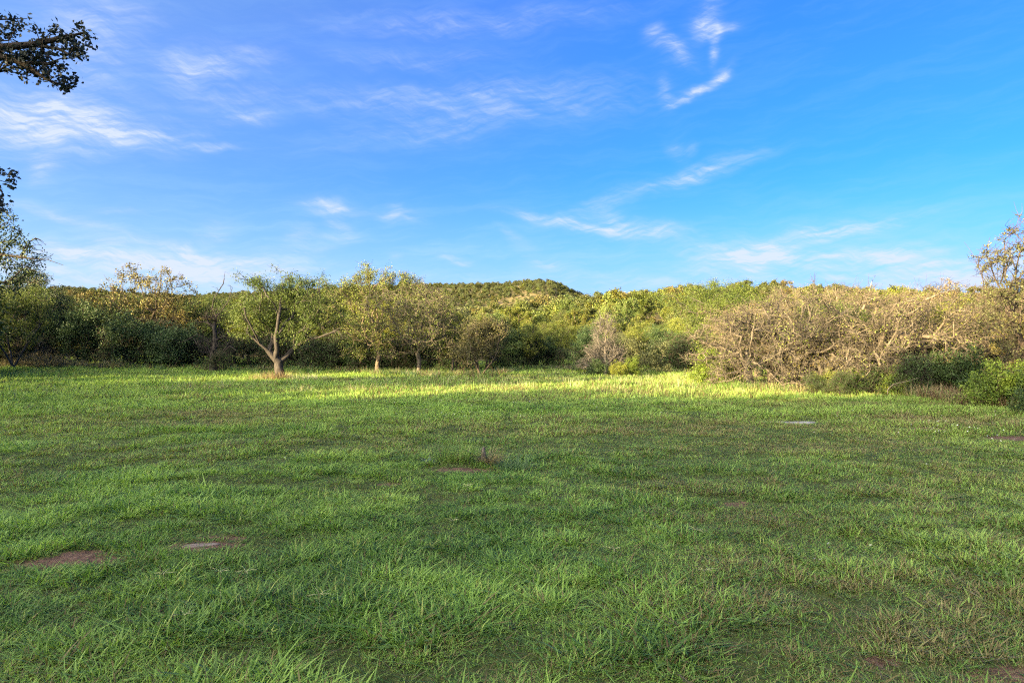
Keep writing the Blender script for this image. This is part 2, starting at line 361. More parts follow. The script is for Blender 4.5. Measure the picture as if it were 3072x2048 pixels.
def grow(limbs, tips, rs, bf=.25, turn=.55, seg=.35, wig=.10, droop=0.0, min_z=.6, r_tip=.006, r_base=.16, p=2.1):
    """limbs: list of (start_ref, pts) with start_ref None or (limb index, point index). Returns paths, tips info"""
    mx = 60 + sum(len(l[1]) for l in limbs) * 8 + len(tips) * 14
    P = np.zeros((mx, 3)); D = np.zeros((mx, 3)); Ln = np.zeros(mx); par = np.full(mx, -1, int); ok = np.zeros(mx, bool)
    n = 0; paths = []; ref = {}
    for li, (start, pts) in enumerate(limbs):
        pts = np.asarray(pts, float)
        # densify with a little wander
        dens = [pts[0]]; idxmap = {0: 0}
        for k in range(1, len(pts)):
            m = max(1, int(np.linalg.norm(pts[k] - pts[k - 1]) / (seg * .8)))
            for q in range(1, m + 1):
                v = pts[k - 1] + (pts[k] - pts[k - 1]) * q / m
                if q < m: v = v + rs.normal(size=3) * wig * .35 * min(1, np.linalg.norm(pts[k] - pts[k - 1]) / m)
                dens.append(v)
            idxmap[k] = len(dens) - 1
        ids = []
        for k, v in enumerate(dens):
            if k == 0 and start is not None:
                ids.append(ref[start]); ref[(li, 0)] = ref[start]; continue
            P[n] = v; par[n] = ids[-1] if ids else -1
            if par[n] >= 0:
                dv = v - P[par[n]]; s = np.linalg.norm(dv) + 1e-9; D[n] = dv / s; Ln[n] = Ln[par[n]] + s
            else: D[n] = (0, 0, 1)
            ok[n] = v[2] > min_z
            ids.append(n); n += 1
        for k in idxmap: ref[(li, k)] = ids[idxmap[k]]
        paths.append(ids)
    base = P[0].copy()
    order = np.argsort(np.linalg.norm((tips - base) * np.array([1, 1, .8]), axis=1) + rs.normal(size=len(tips)) * .25)
    tipn = []
    for ti in order:
        t = tips[ti]
        v = t - P[:n]; d = np.sqrt((v * v).sum(1)) + 1e-6
        ca = (v * D[:n]).sum(1) / d
        cost = d * (1 + turn * (1 - ca)) + bf * Ln[:n] + np.where(ok[:n], 0, 1e3)
        j = int(np.argmin(cost)); dj = d[j]
        m = int(min(8, max(1, round(dj / seg))))
        ids = [j]; u = np.arange(1, m + 1) / m
        p0 = P[j]; c1 = p0 + D[j] * dj * .35; 
        pts = ((1 - u)[:, None] ** 2) * p0 + (2 * u * (1 - u))[:, None] * c1 + (u ** 2)[:, None] * t
        if m > 1: pts[:-1] += rs.normal(size=(m - 1, 3)) * wig * min(1.0, dj / m * 1.2)
        pts[:, 2] -= droop * dj * u ** 2
        for v_ in pts:
            P[n] = v_; par[n] = ids[-1]; dv = v_ - P[par[n]]; s = np.linalg.norm(dv) + 1e-9
            D[n] = dv / s; Ln[n] = Ln[par[n]] + s; ok[n] = True
            ids.append(n); n += 1
        paths.append(ids); tipn.append(ids[-1])
    acc = np.zeros(n); R = np.zeros(n)
    for i in range(n - 1, -1, -1):
        R[i] = max(r_tip, acc[i] ** (1 / p))
        if par[i] >= 0: acc[par[i]] += R[i] ** p
    k = (r_base * .72 - r_tip) / max(R[0] - r_tip, 1e-6)
    R = r_tip + (R - r_tip) * k
    R = np.maximum(R, r_tip)
    out = []
    for ids in paths:
        if len(ids) < 2: continue
        r = R[ids].copy()
        if par[ids[1]] == ids[0] and len(ids) > 1 and ids[0] != 0: r[0] = min(r[0], r[1] * 1.25)
        out.append((P[ids], r))
    return out, P[:n], D[:n], R[:n], np.array(tipn, int)
def flare(paths, r):
    p, rr = paths[0]
    z = p[:, 2] - p[0, 2]
    rr *= 1 + .45 * np.exp(-np.maximum(z, 0) / (r * 1.3))
def build_tree(kind, env, limbs, seed, ntip=500, leaf='oak', bark='oak', nleaf=6000, ll=(.07, .12), ratio=.5, lspread=.16,
               clumps=0, csig=.35, shell=.6, twig=0, twl=(.15, .4), twr=.006, r_tip=.006, r_base=.16, wig=.12, bf=.25, turn=.55,
               seg=.35, droop=0.0, hang=0.0, upb=0.0, min_z=.6, split_r=.035, p=2.1, lrad=None, tipf=None):
    """returns dict of meshes: trunk, (branches), (crown)"""
    rs = np.random.default_rng(seed)
    tips = sample_env(env, ntip, rs, shell, clumps, csig)
    tips = tips[tips[:, 2] > .25]
    paths, P, D, R, tipn = grow(limbs, tips, rs, bf, turn, seg, wig, droop, min_z, r_tip, r_base, p)
    flare(paths, r_base)
    thin = np.where(R < (lrad or r_tip * 2.2))[0]
    if len(thin) == 0: thin = tipn
    if twig:
        k = rs.choice(thin, twig)
        d = D[k] * .5 + rs.normal(size=(twig, 3)) * .8; d[:, 2] += .1 - hang
        d /= np.linalg.norm(d, axis=1, keepdims=True)
        ln = rs.uniform(*twl, twig)[:, None]
        mid = P[k] + d * ln * .5 + rs.normal(size=(twig, 3)) * ln * .14
        end = P[k] + d * ln + rs.normal(size=(twig, 3)) * ln * .18
        for i in range(twig):
            paths.append((np.stack([P[k[i]], mid[i], end[i]]), np.array([twr, twr * .85, twr * .45])))
    res = {}
    big = [q for q in paths if q[1].max() >= split_r]; small = [q for q in paths if q[1].max() < split_r]
    if leaf and nleaf:       # leafy: all wood in the trunk part, leaves in the crown
        big, small = paths, []
    V, Fq = tubes(big or paths); res['trunk'] = mesh_np(kind + '_trunk', V, Fq, B[bark], True)
    if small:
        V, Fq = tubes(small); res['branches'] = mesh_np(kind + '_branches', V, Fq, B[bark], True)
    if leaf and nleaf:
        src = np.concatenate([tipn, tipn, thin])
        if tipf is not None: src = src[tipf(P[src])]
        k = rs.choice(src, nleaf)
        C = P[k] + rs.normal(size=(nleaf, 3)) * lspread
        A = rs.normal(size=(nleaf, 3)) + D[k] * .5; A[:, 2] += upb - hang * 2.2
        C[:, 2] -= hang * lspread
        l = rs.uniform(*ll, nleaf)
        V, Fq = leaves(C, A, l, l * ratio * rs.uniform(.7, 1.2, nleaf), rs)
        res['crown'] = mesh_np(kind + '_crown', V, Fq, L[leaf])
    return res
def place(name, meshes, loc, rotz=0, scale=1.0, label=None, cat='tree', group=None, sz=None):
    e = bpy.data.objects.new(name, None); e.empty_display_size = .5
    e.location = (float(loc[0]), float(loc[1]), float(loc[2]) - .03); e.rotation_euler = (0, 0, rotz)
    e.scale = (scale, scale, sz if sz else scale)
    COL.objects.link(e); tag(e, label, cat, group)
    for part, me in meshes.items():
        o = bpy.data.objects.new(part, me); COL.objects.link(o); o.parent = e
    return e
# ------------------------------------------------------------------ ground sheet
DIRT = [  # photo px, py, half-length m, half-width m
    (215, 1682, .44, .17), (265, 1660, .26, .12), (140, 1700, .2, .08), (600, 1636, .32, .14), (650, 1612, .16, .06), (700, 1618, .12, .06), (1390, 1412, .45, .18), (2790, 1288, .4, .25), (3020, 1318, .6, .3),
    (3040, 2030, .26, .10), (2640, 1985, .10, .06), (2210, 1515, .2, .10), (350, 1652, .14, .05), (1170, 1455, .15, .08), (560, 1420, .16, .10)]
DIRT = [(*ground_at(a, b)[:2], c, d) for a, b, c, d in DIRT]
DRY = [(2080, 1300, 3.6, 2.4, .9), (2260, 1345, 2.4, 1.2, 1.0), (1780, 1345, 1.8, .7, .7), (1540, 1298, 1.8, .8, .6), (650, 1243, 2.6, 1.6, .95), (420, 1275, 3.4, 1.4, .6),
       (170, 1305, 1.6, .9, .6), (2300, 1560, .9, .5, .7), (2650, 1800, 1.1, .6, .8), (2900, 1950, .9, .6, .8), (2230, 1690, .5, .4, .8), (2500, 2000, .6, .4, .7),
       (1450, 2000, .5, .3, .5), (1040, 1320, 2., .6, .35), (2850, 1400, 2.2, 1.2, .5), (2960, 1270, 2.5, 1.5, .7), (300, 1100, 12, 2.0, .6), (2600, 1215, 4, .8, .5)]
DRY = [(*ground_at(a, b)[:2], c, d, s) for a, b, c, d, s in DRY]
m, nt, out = new_mat('ground_soil')
geo = N(nt, 'ShaderNodeNewGeometry')
nz = N(nt, 'ShaderNodeTexNoise', {'Vector': geo.outputs['Position'], 'Scale': .9, 'Detail': 8.0, 'Roughness': .65})
nzf = N(nt, 'ShaderNodeTexNoise', {'Vector': geo.outputs['Position'], 'Scale': 14.0, 'Detail': 6.0, 'Roughness': .7})
c = ramp(nt, nz.outputs['Fac'], [(.3, (.026, .050, .014)), (.5, (.045, .078, .020)), (.7, (.075, .085, .028))])
c = mix(nt, .55, c, ramp(nt, nzf.outputs['Fac'], [(.3, (.020, .022, .010)), (.52, (.060, .066, .020)), (.75, (.12, .095, .045))]))
soil = ramp(nt, nzf.outputs['Fac'], [(.3, (.050, .030, .021)), (.55, (.13, .078, .055)), (.75, (.22, .14, .10))])
tot = None
for (x, y, a, b) in DIRT:
    mp = N(nt, 'ShaderNodeMapping', {'Vector': geo.outputs['Position'], 'Location': (x, y, 0), 'Rotation': (0, 0, .15), 'Scale': (a, b, 1e4)}, vector_type='TEXTURE')
    d = N(nt, 'ShaderNodeVectorMath', {0: mp.outputs[0], 1: mp.outputs[0]}, operation='DOT_PRODUCT')
    g = N(nt, 'ShaderNodeMath', {0: .4, 1: d.outputs['Value']}, operation='POWER').outputs[0]
    tot = g if tot is None else N(nt, 'ShaderNodeMath', {0: tot, 1: g}, operation='MAXIMUM').outputs[0]
edge = N(nt, 'ShaderNodeMath', {0: nzf.outputs['Fac'], 1: 1.6, 2: -.8}, operation='MULTIPLY_ADD').outputs[0]
tot = N(nt, 'ShaderNodeMath', {0: tot, 1: edge}, operation='ADD').outputs[0]
tot = N(nt, 'ShaderNodeMapRange', {0: tot, 1: .32, 2: .5, 3: 0., 4: 1.}).outputs[0]
c = mix(nt, tot, c, soil)
# limestone and dry litter on the hills
sp = N(nt, 'ShaderNodeSeparateXYZ', {0: geo.outputs['Position']})
nzh = N(nt, 'ShaderNodeTexNoise', {'Vector': geo.outputs['Position'], 'Scale': .05, 'Detail': 6.0, 'Roughness': .6})
litter = ramp(nt, nzh.outputs['Fac'], [(.35, (.09, .085, .035)), (.55, (.16, .13, .06)), (.7, (.26, .19, .10))])
far = N(nt, 'ShaderNodeMapRange', {0: sp.outputs[1], 1: 58., 2: 75., 3: 0., 4: 1.}).outputs[0]
c = mix(nt, far, c, litter)
bump = N(nt, 'ShaderNodeBump', {'Height': nzf.outputs['Fac'], 'Strength': .6, 'Distance': .05})
pb = N(nt, 'ShaderNodeBsdfPrincipled', {'Base Color': c, 'Roughness': .95, 'Specular IOR Level': .1, 'Normal': bump.outputs[0]})
nt.links.new(pb.outputs[0], out.inputs[0]); M_ground = m

rings = np.concatenate([[0.0], np.geomspace(.6, 60, 190), np.geomspace(60, 900, 130)[1:], np.geomspace(900, 6000, 14)[1:]])
th = np.concatenate([np.linspace(-.85, .85, 300, endpoint=False), np.linspace(.85, 2 * np.pi - .85, 110, endpoint=False)])
RR, TT = np.meshgrid(rings[1:], th, indexing='ij')
X, Y = RR * np.sin(TT), RR * np.cos(TT); Z = height(X, Y)
V = np.concatenate([[[0, 0, float(height(0, 0))]], np.stack([X, Y, Z], -1).reshape(-1, 3)])
nT = len(th); nRr = len(rings) - 1
i, j = np.meshgrid(np.arange(nRr - 1), np.arange(nT), indexing='ij'); j2 = (j + 1) % nT
Q = np.stack([1 + i * nT + j, 1 + i * nT + j2, 1 + (i + 1) * nT + j2, 1 + (i + 1) * nT + j], -1).reshape(-1, 4)[:, ::-1]
jj = np.arange(nT); T0 = np.stack([np.zeros(nT, int), (jj + 1) % nT + 1, jj + 1], -1)
g = bpy.data.objects.new('ground', mesh_np('ground', V, [Q, T0], M_ground, True)); link(g); tag(g, kind='structure')

# ------------------------------------------------------------------ instanced stuff
def lib(name, meshes):
    c = bpy.data.collections.new(name)
    for k, me in enumerate(meshes):
        c.objects.link(bpy.data.objects.new('%s_%02d' % (name, k), me))
    return c
def scatter(name, coll, pts, rot, scl, idx, attrs=None, tilt=None, kind='stuff'):
    me = bpy.data.meshes.new(name); me.vertices.add(len(pts)); me.vertices.foreach_set('co', np.asarray(pts, np.float32).ravel())
    def att(n, t, v):
        a = me.attributes.new(n, t, 'POINT'); a.data.foreach_set('vector' if t == 'FLOAT_VECTOR' else 'value', np.asarray(v).ravel())
    R3 = np.zeros((len(pts), 3), np.float32); R3[:, 2] = rot
    if tilt is not None: R3[:, :2] = tilt
    att('i_rot', 'FLOAT_VECTOR', R3)
    S3 = np.asarray(scl, np.float32)
    if S3.ndim == 1: S3 = np.repeat(S3[:, None], 3, 1)
    att('i_scale', 'FLOAT_VECTOR', S3); att('i_idx', 'INT', np.asarray(idx, np.int32))
    for k, v in (attrs or {}).items(): att(k, 'FLOAT', np.asarray(v, np.float32))
    o = bpy.data.objects.new(name, me); link(o); tag(o, kind=kind)
    ng = bpy.data.node_groups.new(name, 'GeometryNodeTree')
    ng.interface.new_socket('Geometry', in_out='INPUT', socket_type='NodeSocketGeometry')
    ng.interface.new_socket('Geometry', in_out='OUTPUT', socket_type='NodeSocketGeometry')
    n = ng.nodes; l = ng.links
    gi = n.new('NodeGroupInput'); go = n.new('NodeGroupOutput')
    ci = n.new('GeometryNodeCollectionInfo'); ci.inputs['Collection'].default_value = coll
    ci.inputs['Separate Children'].default_value = True; ci.inputs['Reset Children'].default_value = True
    ip = n.new('GeometryNodeInstanceOnPoints')
    def na(nm, t):
        q = n.new('GeometryNodeInputNamedAttribute'); q.data_type = t; q.inputs['Name'].default_value = nm; return q.outputs[0]
    l.new(gi.outputs[0], ip.inputs['Points']); l.new(ci.outputs[0], ip.inputs['Instance'])
    ip.inputs['Pick Instance'].default_value = True
    l.new(na('i_idx', 'INT'), ip.inputs['Instance Index']); l.new(na('i_rot', 'FLOAT_VECTOR'), ip.inputs['Rotation'])
    l.new(na('i_scale', 'FLOAT_VECTOR'), ip.inputs['Scale'])
    l.new(ip.outputs[0], go.inputs[0])
    md = o.modifiers.new('scatter', 'NODES'); md.node_group = ng
    return o

# ------------------------------------------------------------------ meadow grass
def grass_mat(name, fixed=None):
    m, nt, out = new_mat(name)
    geo = N(nt, 'ShaderNodeNewGeometry'); oi = N(nt, 'ShaderNodeObjectInfo')
    at = N(nt, 'ShaderNodeAttribute', attribute_type='INSTANCER', attribute_name='dry')
    lu = N(nt, 'ShaderNodeAttribute', attribute_type='INSTANCER', attribute_name='lush')
    tn = N(nt, 'ShaderNodeAttribute', attribute_type='INSTANCER', attribute_name='tone')
    mixr = N(nt, 'ShaderNodeMath', {0: oi.outputs['Random'], 1: .36, 2: N(nt, 'ShaderNodeMath', {0: tn.outputs['Fac'], 1: .64}, operation='MULTIPLY').outputs[0]}, operation='MULTIPLY_ADD').outputs[0]
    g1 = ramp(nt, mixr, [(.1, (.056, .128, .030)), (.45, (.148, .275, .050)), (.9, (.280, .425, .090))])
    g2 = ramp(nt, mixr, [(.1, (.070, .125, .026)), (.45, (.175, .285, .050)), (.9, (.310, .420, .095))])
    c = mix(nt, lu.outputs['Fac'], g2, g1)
    c = mix(nt, N(nt, 'ShaderNodeMapRange', {0: geo.outputs['Random Per Island'], 1: .55, 2: 1., 3: 0., 4: .7}).outputs[0], c, (.28, .44, .11))
    d1 = ramp(nt, geo.outputs['Random Per Island'], [(0, (.15, .095, .055)), (.5, (.26, .20, .105)), (1, (.34, .285, .16))])
    # each tuft is dry or green by chance, more often dry where the meadow is dry or the sunlit band is gilded
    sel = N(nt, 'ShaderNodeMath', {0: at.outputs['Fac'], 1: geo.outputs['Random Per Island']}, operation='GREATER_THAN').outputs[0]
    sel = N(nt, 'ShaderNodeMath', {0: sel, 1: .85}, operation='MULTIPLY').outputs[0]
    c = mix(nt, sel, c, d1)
    if fixed: c = ramp(nt, geo.outputs['Random Per Island'], [(0, fixed[0]), (1, fixed[1])])
    p = N(nt, 'ShaderNodeBsdfPrincipled', {'Base Color': c, 'Roughness': .5, 'Specular IOR Level': .3})
    t = N(nt, 'ShaderNodeBsdfTranslucent', {'Color': mix(nt, 1.0, c, (1.1, 1.1, .55), 'MULTIPLY')})
    s = N(nt, 'ShaderNodeMixShader', {0: .42, 1: p.outputs[0], 2: t.outputs[0]})
    nt.links.new(s.outputs[0], out.inputs[0])
    return m
M_grass = grass_mat('meadow_grass')
M_tan = grass_mat('tan_grass', ((.20, .16, .08), (.36, .31, .17)))
M_pale = grass_mat('pale_seed_head', ((.30, .33, .16), (.44, .46, .26)))
def blades(rs, n, h, w, spread, lean=.5, curl=.5, segs=3):
    """n curved tapering strips"""
    th = rs.uniform(0, 2 * np.pi, n); rad = spread * np.sqrt(rs.random(n))
    base = np.stack([rad * np.cos(th), rad * np.sin(th), np.full(n, -.015)], 1)
    ph = th + rs.normal(size=n) * .9
    dirn = np.stack([np.cos(ph), np.sin(ph), np.zeros(n)], 1)
    side = np.stack([-np.sin(ph + rs.normal(size=n) * .8), np.cos(ph), np.zeros(n)], 1); side /= np.linalg.norm(side, axis=1, keepdims=True)
    H = rs.uniform(h[0], h[1], n); ln = np.abs(rs.normal(size=n)) * lean; cu = np.abs(rs.normal(size=n)) * curl
    Wd = rs.uniform(w[0], w[1], n)
    VV = []
    for k in range(segs + 1):
        u = k / segs
        out_ = H * (ln * u + cu * u * u) * .8; up = H * u * (1 - .35 * np.minimum(cu, 1.6) * u)
        c = base + dirn * out_[:, None] + np.stack([np.zeros(n), np.zeros(n), up], 1)
        ww = Wd * (1 - u ** 1.6) * .5 + .0004
        if k < segs: VV += [c - side * ww[:, None], c + side * ww[:, None]]
        else: VV += [c]
    V = np.stack(VV, 1); nv = V.shape[1]
    off = np.arange(n)[:, None] * nv
    quads = np.concatenate([off + np.array([[2 * k, 2 * k + 1, 2 * k + 3, 2 * k + 2]]) for k in range(segs - 1)])
    tris = off + np.array([[2 * segs - 2, 2 * segs - 1, 2 * segs]])
    return V.reshape(-1, 3), [quads, tris]
tl = []
for k in range(5):   # 0-4 fine tufts
    rs = np.random.default_rng(100 + k); V, Fc = blades(rs, 20, (.03, .085), (.0045, .008), .06, .85, .95); tl.append(mesh_np('tuft', V, Fc, M_grass))
for k in range(3):   # 5-7 broad bladed, sprawling
    rs = np.random.default_rng(120 + k); V, Fc = blades(rs, 12, (.035, .085), (.008, .013), .05, 1.2, 1.2); tl.append(mesh_np('tuft', V, Fc, M_grass))
for k in range(2):   # 8-9 low thatch
    rs = np.random.default_rng(140 + k); V, Fc = blades(rs, 20, (.02, .06), (.004, .009), .10, 1.8, .8); tl.append(mesh_np('tuft', V, Fc, M_grass))
for k in range(3):   # 10-12 coarse tufts for the middle distance
    rs = np.random.default_rng(160 + k); V, Fc = blades(rs, 22, (.045, .12), (.007, .013), .12, .7, .7); tl.append(mesh_np('tuft', V, Fc, M_grass))
for k in range(3):   # 13-15 far tufts
    rs = np.random.default_rng(180 + k); V, Fc = blades(rs, 20, (.06, .18), (.012, .022), .24, .5, .5); tl.append(mesh_np('tuft', V, Fc, M_grass))
M_seed = grass_mat('seeding_grass', ((.20, .30, .06), (.42, .44, .14)))
for k in range(2):   # 16-17 stalks with yellow green seed spikes
    rs = np.random.default_rng(200 + k); V, Fc = blades(rs, 5, (.05, .10), (.005, .009), .07, .5, .5); tl.append(mesh_np('tuft', V, Fc, M_seed))
M_weed = grass_mat('broad_leaf_weed', ((.075, .15, .035), (.17, .26, .07)))
for k in range(3):   # 18-20 broad leaved weeds
    rs = np.random.default_rng(220 + k); V, Fc = blades(rs, 12, (.035, .075), (.014, .026), .03, 1.3, 1.0); tl.append(mesh_np('tuft', V, Fc, M_weed))
tuft_lib = lib('tuft', tl)
PUD = ground_at(2372, 1258)
def gauss(x, y, lst):
    s = np.zeros(len(x))
    for q in lst:
        s = np.maximum(s, (q[4] if len(q) > 4 else 1.) * np.exp(-((x - q[0]) / q[2]) ** 2 - ((y - q[1]) / q[3]) ** 2))
    return s
gp, gi_, gs, gdry, glush, gtone = [], [], [], [], [], []
zones = [(1.6, 7, 420, (0, 10)), (7, 13, 240, (0, 10)), (13, 22, 90, (10, 13)), (22, 36, 38, (10, 16)), (36, 68, 13, (13, 16))]
rs = np.random.default_rng(11)
for (d0, d1, dens, (a, b)) in zones:
    hw1 = d1 * .80 + 2.5
    n = int((d1 - d0) * 2 * hw1 * dens)
    y = rs.uniform(d0, d1, n); x = rs.uniform(-hw1, hw1, n)
    keep = np.abs(x) < y * .80 + 2.5
    x, y = x[keep], y[keep]; n = len(x)
    bare = gauss(x, y, DIRT) + .9 * (fbm(x * 5 + 5, y * 5, 3) - .5) * (gauss(x, y, DIRT) > .05)
    hum = .5 * fbm(x / .7 + 3, y / .7 + 8, 3) + .5 * fbm(x / .24 + 13, y / .24 + 1, 2); big = fbm(x / 5 + 30, y / 5 + 2, 3)
    pud = ((x - 6.45) / .62) ** 2 + ((y - 15.6) / np.where(y < 15.6, .85, .4)) ** 2
    keep = (bare < .42) & (rs.random(n) < .30 + 1.2 * sstep(hum, .34, .54)) & (pud > 1)
    x, y, hum, big, bare = x[keep], y[keep], hum[keep], big[keep], bare[keep]; n = len(x)
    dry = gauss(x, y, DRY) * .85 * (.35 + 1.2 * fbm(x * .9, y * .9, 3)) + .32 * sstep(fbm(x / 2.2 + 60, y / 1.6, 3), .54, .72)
    dry = dry + .22 * sstep(y, 22, 25) * (1 - sstep(y, 33, 40)) * sstep(x, -9, -3) + .11 * sstep(x / np.maximum(y, 1), -.10, .7) + .05 + .35 * sstep(bare, .12, .4)  # straw grass there too; band term also puts the sunlit strip's gold into colour
    lush = np.clip(.85 - .65 * sstep(x / np.maximum(y, 1), -.15, .65) + .9 * (fbm(x / 2.2 + 9, y / 3.0 + 4, 3) - .5) * 2 - .60 * sstep(y, 17, 25), 0, 1)  # yellower beyond the near meadow, to warm the sunlit strip's light in the colour
    idx = rs.integers(a, b, n)
    if a == 0:
        sd = rs.random(n) < .045 * (fbm(x / 1.1 + 4, y / 1.1, 2) > .48); idx[sd] = rs.integers(16, 18, sd.sum())
        wd = rs.random(n) < .05 * sstep(fbm(x / .8 + 44, y / .8 + 9, 2), .45, .65); idx[wd] = rs.integers(18, 21, wd.sum())
        low = ~wd & (hum < .42) & (rs.random(n) < .5); idx[low] = rs.integers(8, 10, low.sum())
    s = (.45 + 1.20 * sstep(hum, .34, .66) ** 1.2) * (.7 + .6 * big) * rs.uniform(.75, 1.25, n) * (1 - .45 * np.clip(dry, 0, 1)) * (1 - .5 * sstep(bare, .1, .42))
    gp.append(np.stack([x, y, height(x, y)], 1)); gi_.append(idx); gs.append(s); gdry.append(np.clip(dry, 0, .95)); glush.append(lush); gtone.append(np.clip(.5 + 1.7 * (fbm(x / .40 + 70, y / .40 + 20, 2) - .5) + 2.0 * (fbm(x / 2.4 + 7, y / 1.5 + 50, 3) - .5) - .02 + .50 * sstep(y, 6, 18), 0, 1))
# low thatch between the tussocks
for d0, d1, dens in ((1.6, 7, 210), (7, 14, 120), (14, 24, 40)):
    hw1 = d1 * .8 + 2.5; n = int((d1 - d0) * 2 * hw1 * dens); y = rs.uniform(d0, d1, n); x = rs.uniform(-hw1, hw1, n); keep = (np.abs(x) < y * .8 + 2.5) & (gauss(x, y, DIRT) < .3 + .5 * rs.random(n)); x, y = x[keep], y[keep]; n = len(x)
    gp.append(np.stack([x, y, height(x, y)], 1)); gi_.append(rs.integers(8, 10, n)); gs.append(rs.uniform(.5, 1.1, n)); gdry.append(np.clip(.02 + .45 * fbm(x, y, 3), 0, .9)); glush.append(.2 + rs.random(n) * .7); gtone.append(rs.random(n) * .45)
gp = np.concatenate(gp); n = len(gp)
print('grass tufts', n)
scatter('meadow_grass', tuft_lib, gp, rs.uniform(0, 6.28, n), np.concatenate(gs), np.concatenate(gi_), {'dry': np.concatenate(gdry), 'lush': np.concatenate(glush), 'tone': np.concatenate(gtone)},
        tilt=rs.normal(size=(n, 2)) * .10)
# ------------------------------------------------------------------ tree prototypes
def auto_limbs(seed, h0, H, W, n=4, lean=(0, 0), stems=1, bend=.12):
    rs = np.random.default_rng(seed + 1000); out = []
    if stems == 1:
        pts = [np.array([0, 0, -.15])]
        for k in range(1, 4):
            u = k / 3; pts.append(np.array([lean[0] * u * h0, lean[1] * u * h0, h0 * u]) + np.append(rs.normal(size=2) * bend * h0 * .3, 0))
        out.append((None, pts)); start = (0, 3); p0 = pts[-1]
        th = rs.uniform(0, 6.28)
        for k in range(n):
            a = th + k * 6.283 / n + rs.normal() * .3; rr = W * rs.uniform(.22, .42); hh = h0 + (H - h0) * rs.uniform(.4, .75)
            e = np.array([p0[0] + rr * math.cos(a), p0[1] + rr * math.sin(a), hh])
            mid = p0 * .5 + e * .5 + np.array([math.cos(a), math.sin(a), 0]) * rr * .18 + rs.normal(size=3) * bend * .8
            out.append((start, [p0, mid, e]))
    else:
        p0 = np.array([0, 0, -.15]); out.append((None, [p0, np.array([0, 0, .12])])); th = rs.uniform(0, 6.28)
        for k in range(stems):
            a = th + k * 6.283 / stems + rs.normal() * .3; rr = W * rs.uniform(.18, .36); hh = H * rs.uniform(.45, .7)
            e = np.array([rr * math.cos(a), rr * math.sin(a), hh]); q = np.array([0, 0, .12])
            m1 = q + (e - q) * .45 + np.append(rs.normal(size=2) * bend, .05)
            out.append(((0, 1), [q, m1, e]))
    return out
def blob_env(seed, H, W, z0, n=7, flat=.8):
    rs = np.random.default_rng(seed + 2000); out = []
    for k in range(n):
        a = rs.uniform(0, 6.28); r = W * .5 * math.sqrt(rs.random()) * .68; q = rs.uniform(.16, .30) * W
        zz = z0 + (H - z0) * rs.uniform(.25, .85) * (1 - .25 * (r / (W * .5)) ** 2)
        rz = min(q * flat, (H - zz) * 1.05 + .1)
        out.append((r * math.cos(a), r * math.sin(a), zz, q, q, rz))
    out.append((0, 0, z0 + (H - z0) * .55, W * .30, W * .30, (H - z0) * .45))
    return out
def oak(kind, seed, H=6., W=6., h0=1.3, z0=1.4, leaf='oak', bark='oak', nleaf=9000, **kw):
    a = dict(ntip=560, ll=(.055, .10), ratio=.65, lspread=.12, clumps=64, csig=.24, shell=.8, r_base=.17, r_tip=.008, wig=.13, bf=.22)
    a.update(kw)
    lean = a.pop('lean', (0, 0)); stems = a.pop('stems', 1); nl = a.pop('nl', 4); nb = a.pop('nb', 8)
    env = a.pop('env', None) or blob_env(seed, H, W, z0, nb)
    return build_tree(kind, env, auto_limbs(seed, h0, H, W, nl, lean, stems), seed, leaf=leaf, bark=bark, nleaf=nleaf, **a)
def recol(ms, leaf):
    r = {}
    for k, me in ms.items():
        if k == 'crown':
            me = me.copy(); me.materials.clear(); me.materials.append(L[leaf])
        r[k] = me
    return r
T = {}
# hero mesquite: limbs traced as lengths in metres beside the trunk base
def hm(zx, zy, y=0): return ((zx - 550) * .0058, y, (1130 - zy) * .0058)
ml = [(None, [(0, 0, -.15), hm(550, 1060, .02), hm(540, 985, 0), hm(545, 960, 0)]),
      ((0, 3), [hm(545, 960), hm(515, 925, -.1), hm(470, 870, -.25), hm(400, 800, -.4), hm(335, 735, -.5), hm(265, 670, -.6)]),
      ((1, 2), [hm(470, 870, -.25), hm(475, 790, .1), hm(462, 700, .35), hm(455, 600, .6), hm(430, 520, .8)]),
      ((1, 1), [hm(515, 925, -.1), hm(545, 840, -.3), hm(545, 720, -.5), hm(575, 610, -.7), hm(590, 480, -.6)]),
      ((1, 3), [hm(400, 800, -.4), hm(380, 700, -.9), hm(330, 560, -1.3), hm(310, 430, -1.3)]),
      ((0, 3), [hm(545, 960), hm(610, 905, .1), hm(650, 850, .2), hm(735, 790, .2), hm(790, 700, .1), hm(830, 600, 0), hm(870, 480, .1), hm(880, 370, .1)]),
      ((5, 3), [hm(735, 790, .2), hm(830, 750, -.2), hm(930, 735, -.4), hm(1060, 690, -.6), hm(1150, 640, -.7)]),
      ((5, 2), [hm(650, 850, .2), hm(700, 700, .9), hm(720, 560, 1.4), hm(730, 430, 1.5)]),
      ((5, 4), [hm(790, 700, .1), hm(880, 620, .6), hm(980, 520, 1.0)])]
me_ = [(hm(420, 330)[0], 0, 4.75, 1.5, 1.5, .75), (hm(600, 270)[0], .3, 5.05, 1.2, 1.4, .65), (hm(830, 330)[0], 0, 4.65, 1.35, 1.5, .8),
       (hm(320, 470)[0], -.2, 3.7, 1.1, 1.4, .75), (hm(650, 520)[0], .2, 3.5, 1.6, 1.6, .75, 2.0), (hm(960, 480)[0], 0, 3.7, 1.25, 1.4, .85), (hm(290, 600)[0], 0, 2.9, .6, .8, .45, .45),
       (hm(680, 680)[0], -.5, 2.5, .7, .6, .45, .5), (hm(300, 700)[0], .6, 2.5, .7, .8, .4, .25), (hm(480, 600)[0], .6, 3.1, .9, .9, .5, .4), (hm(1060, 640)[0], -.4, 2.8, .8, .7, .4, .5)]
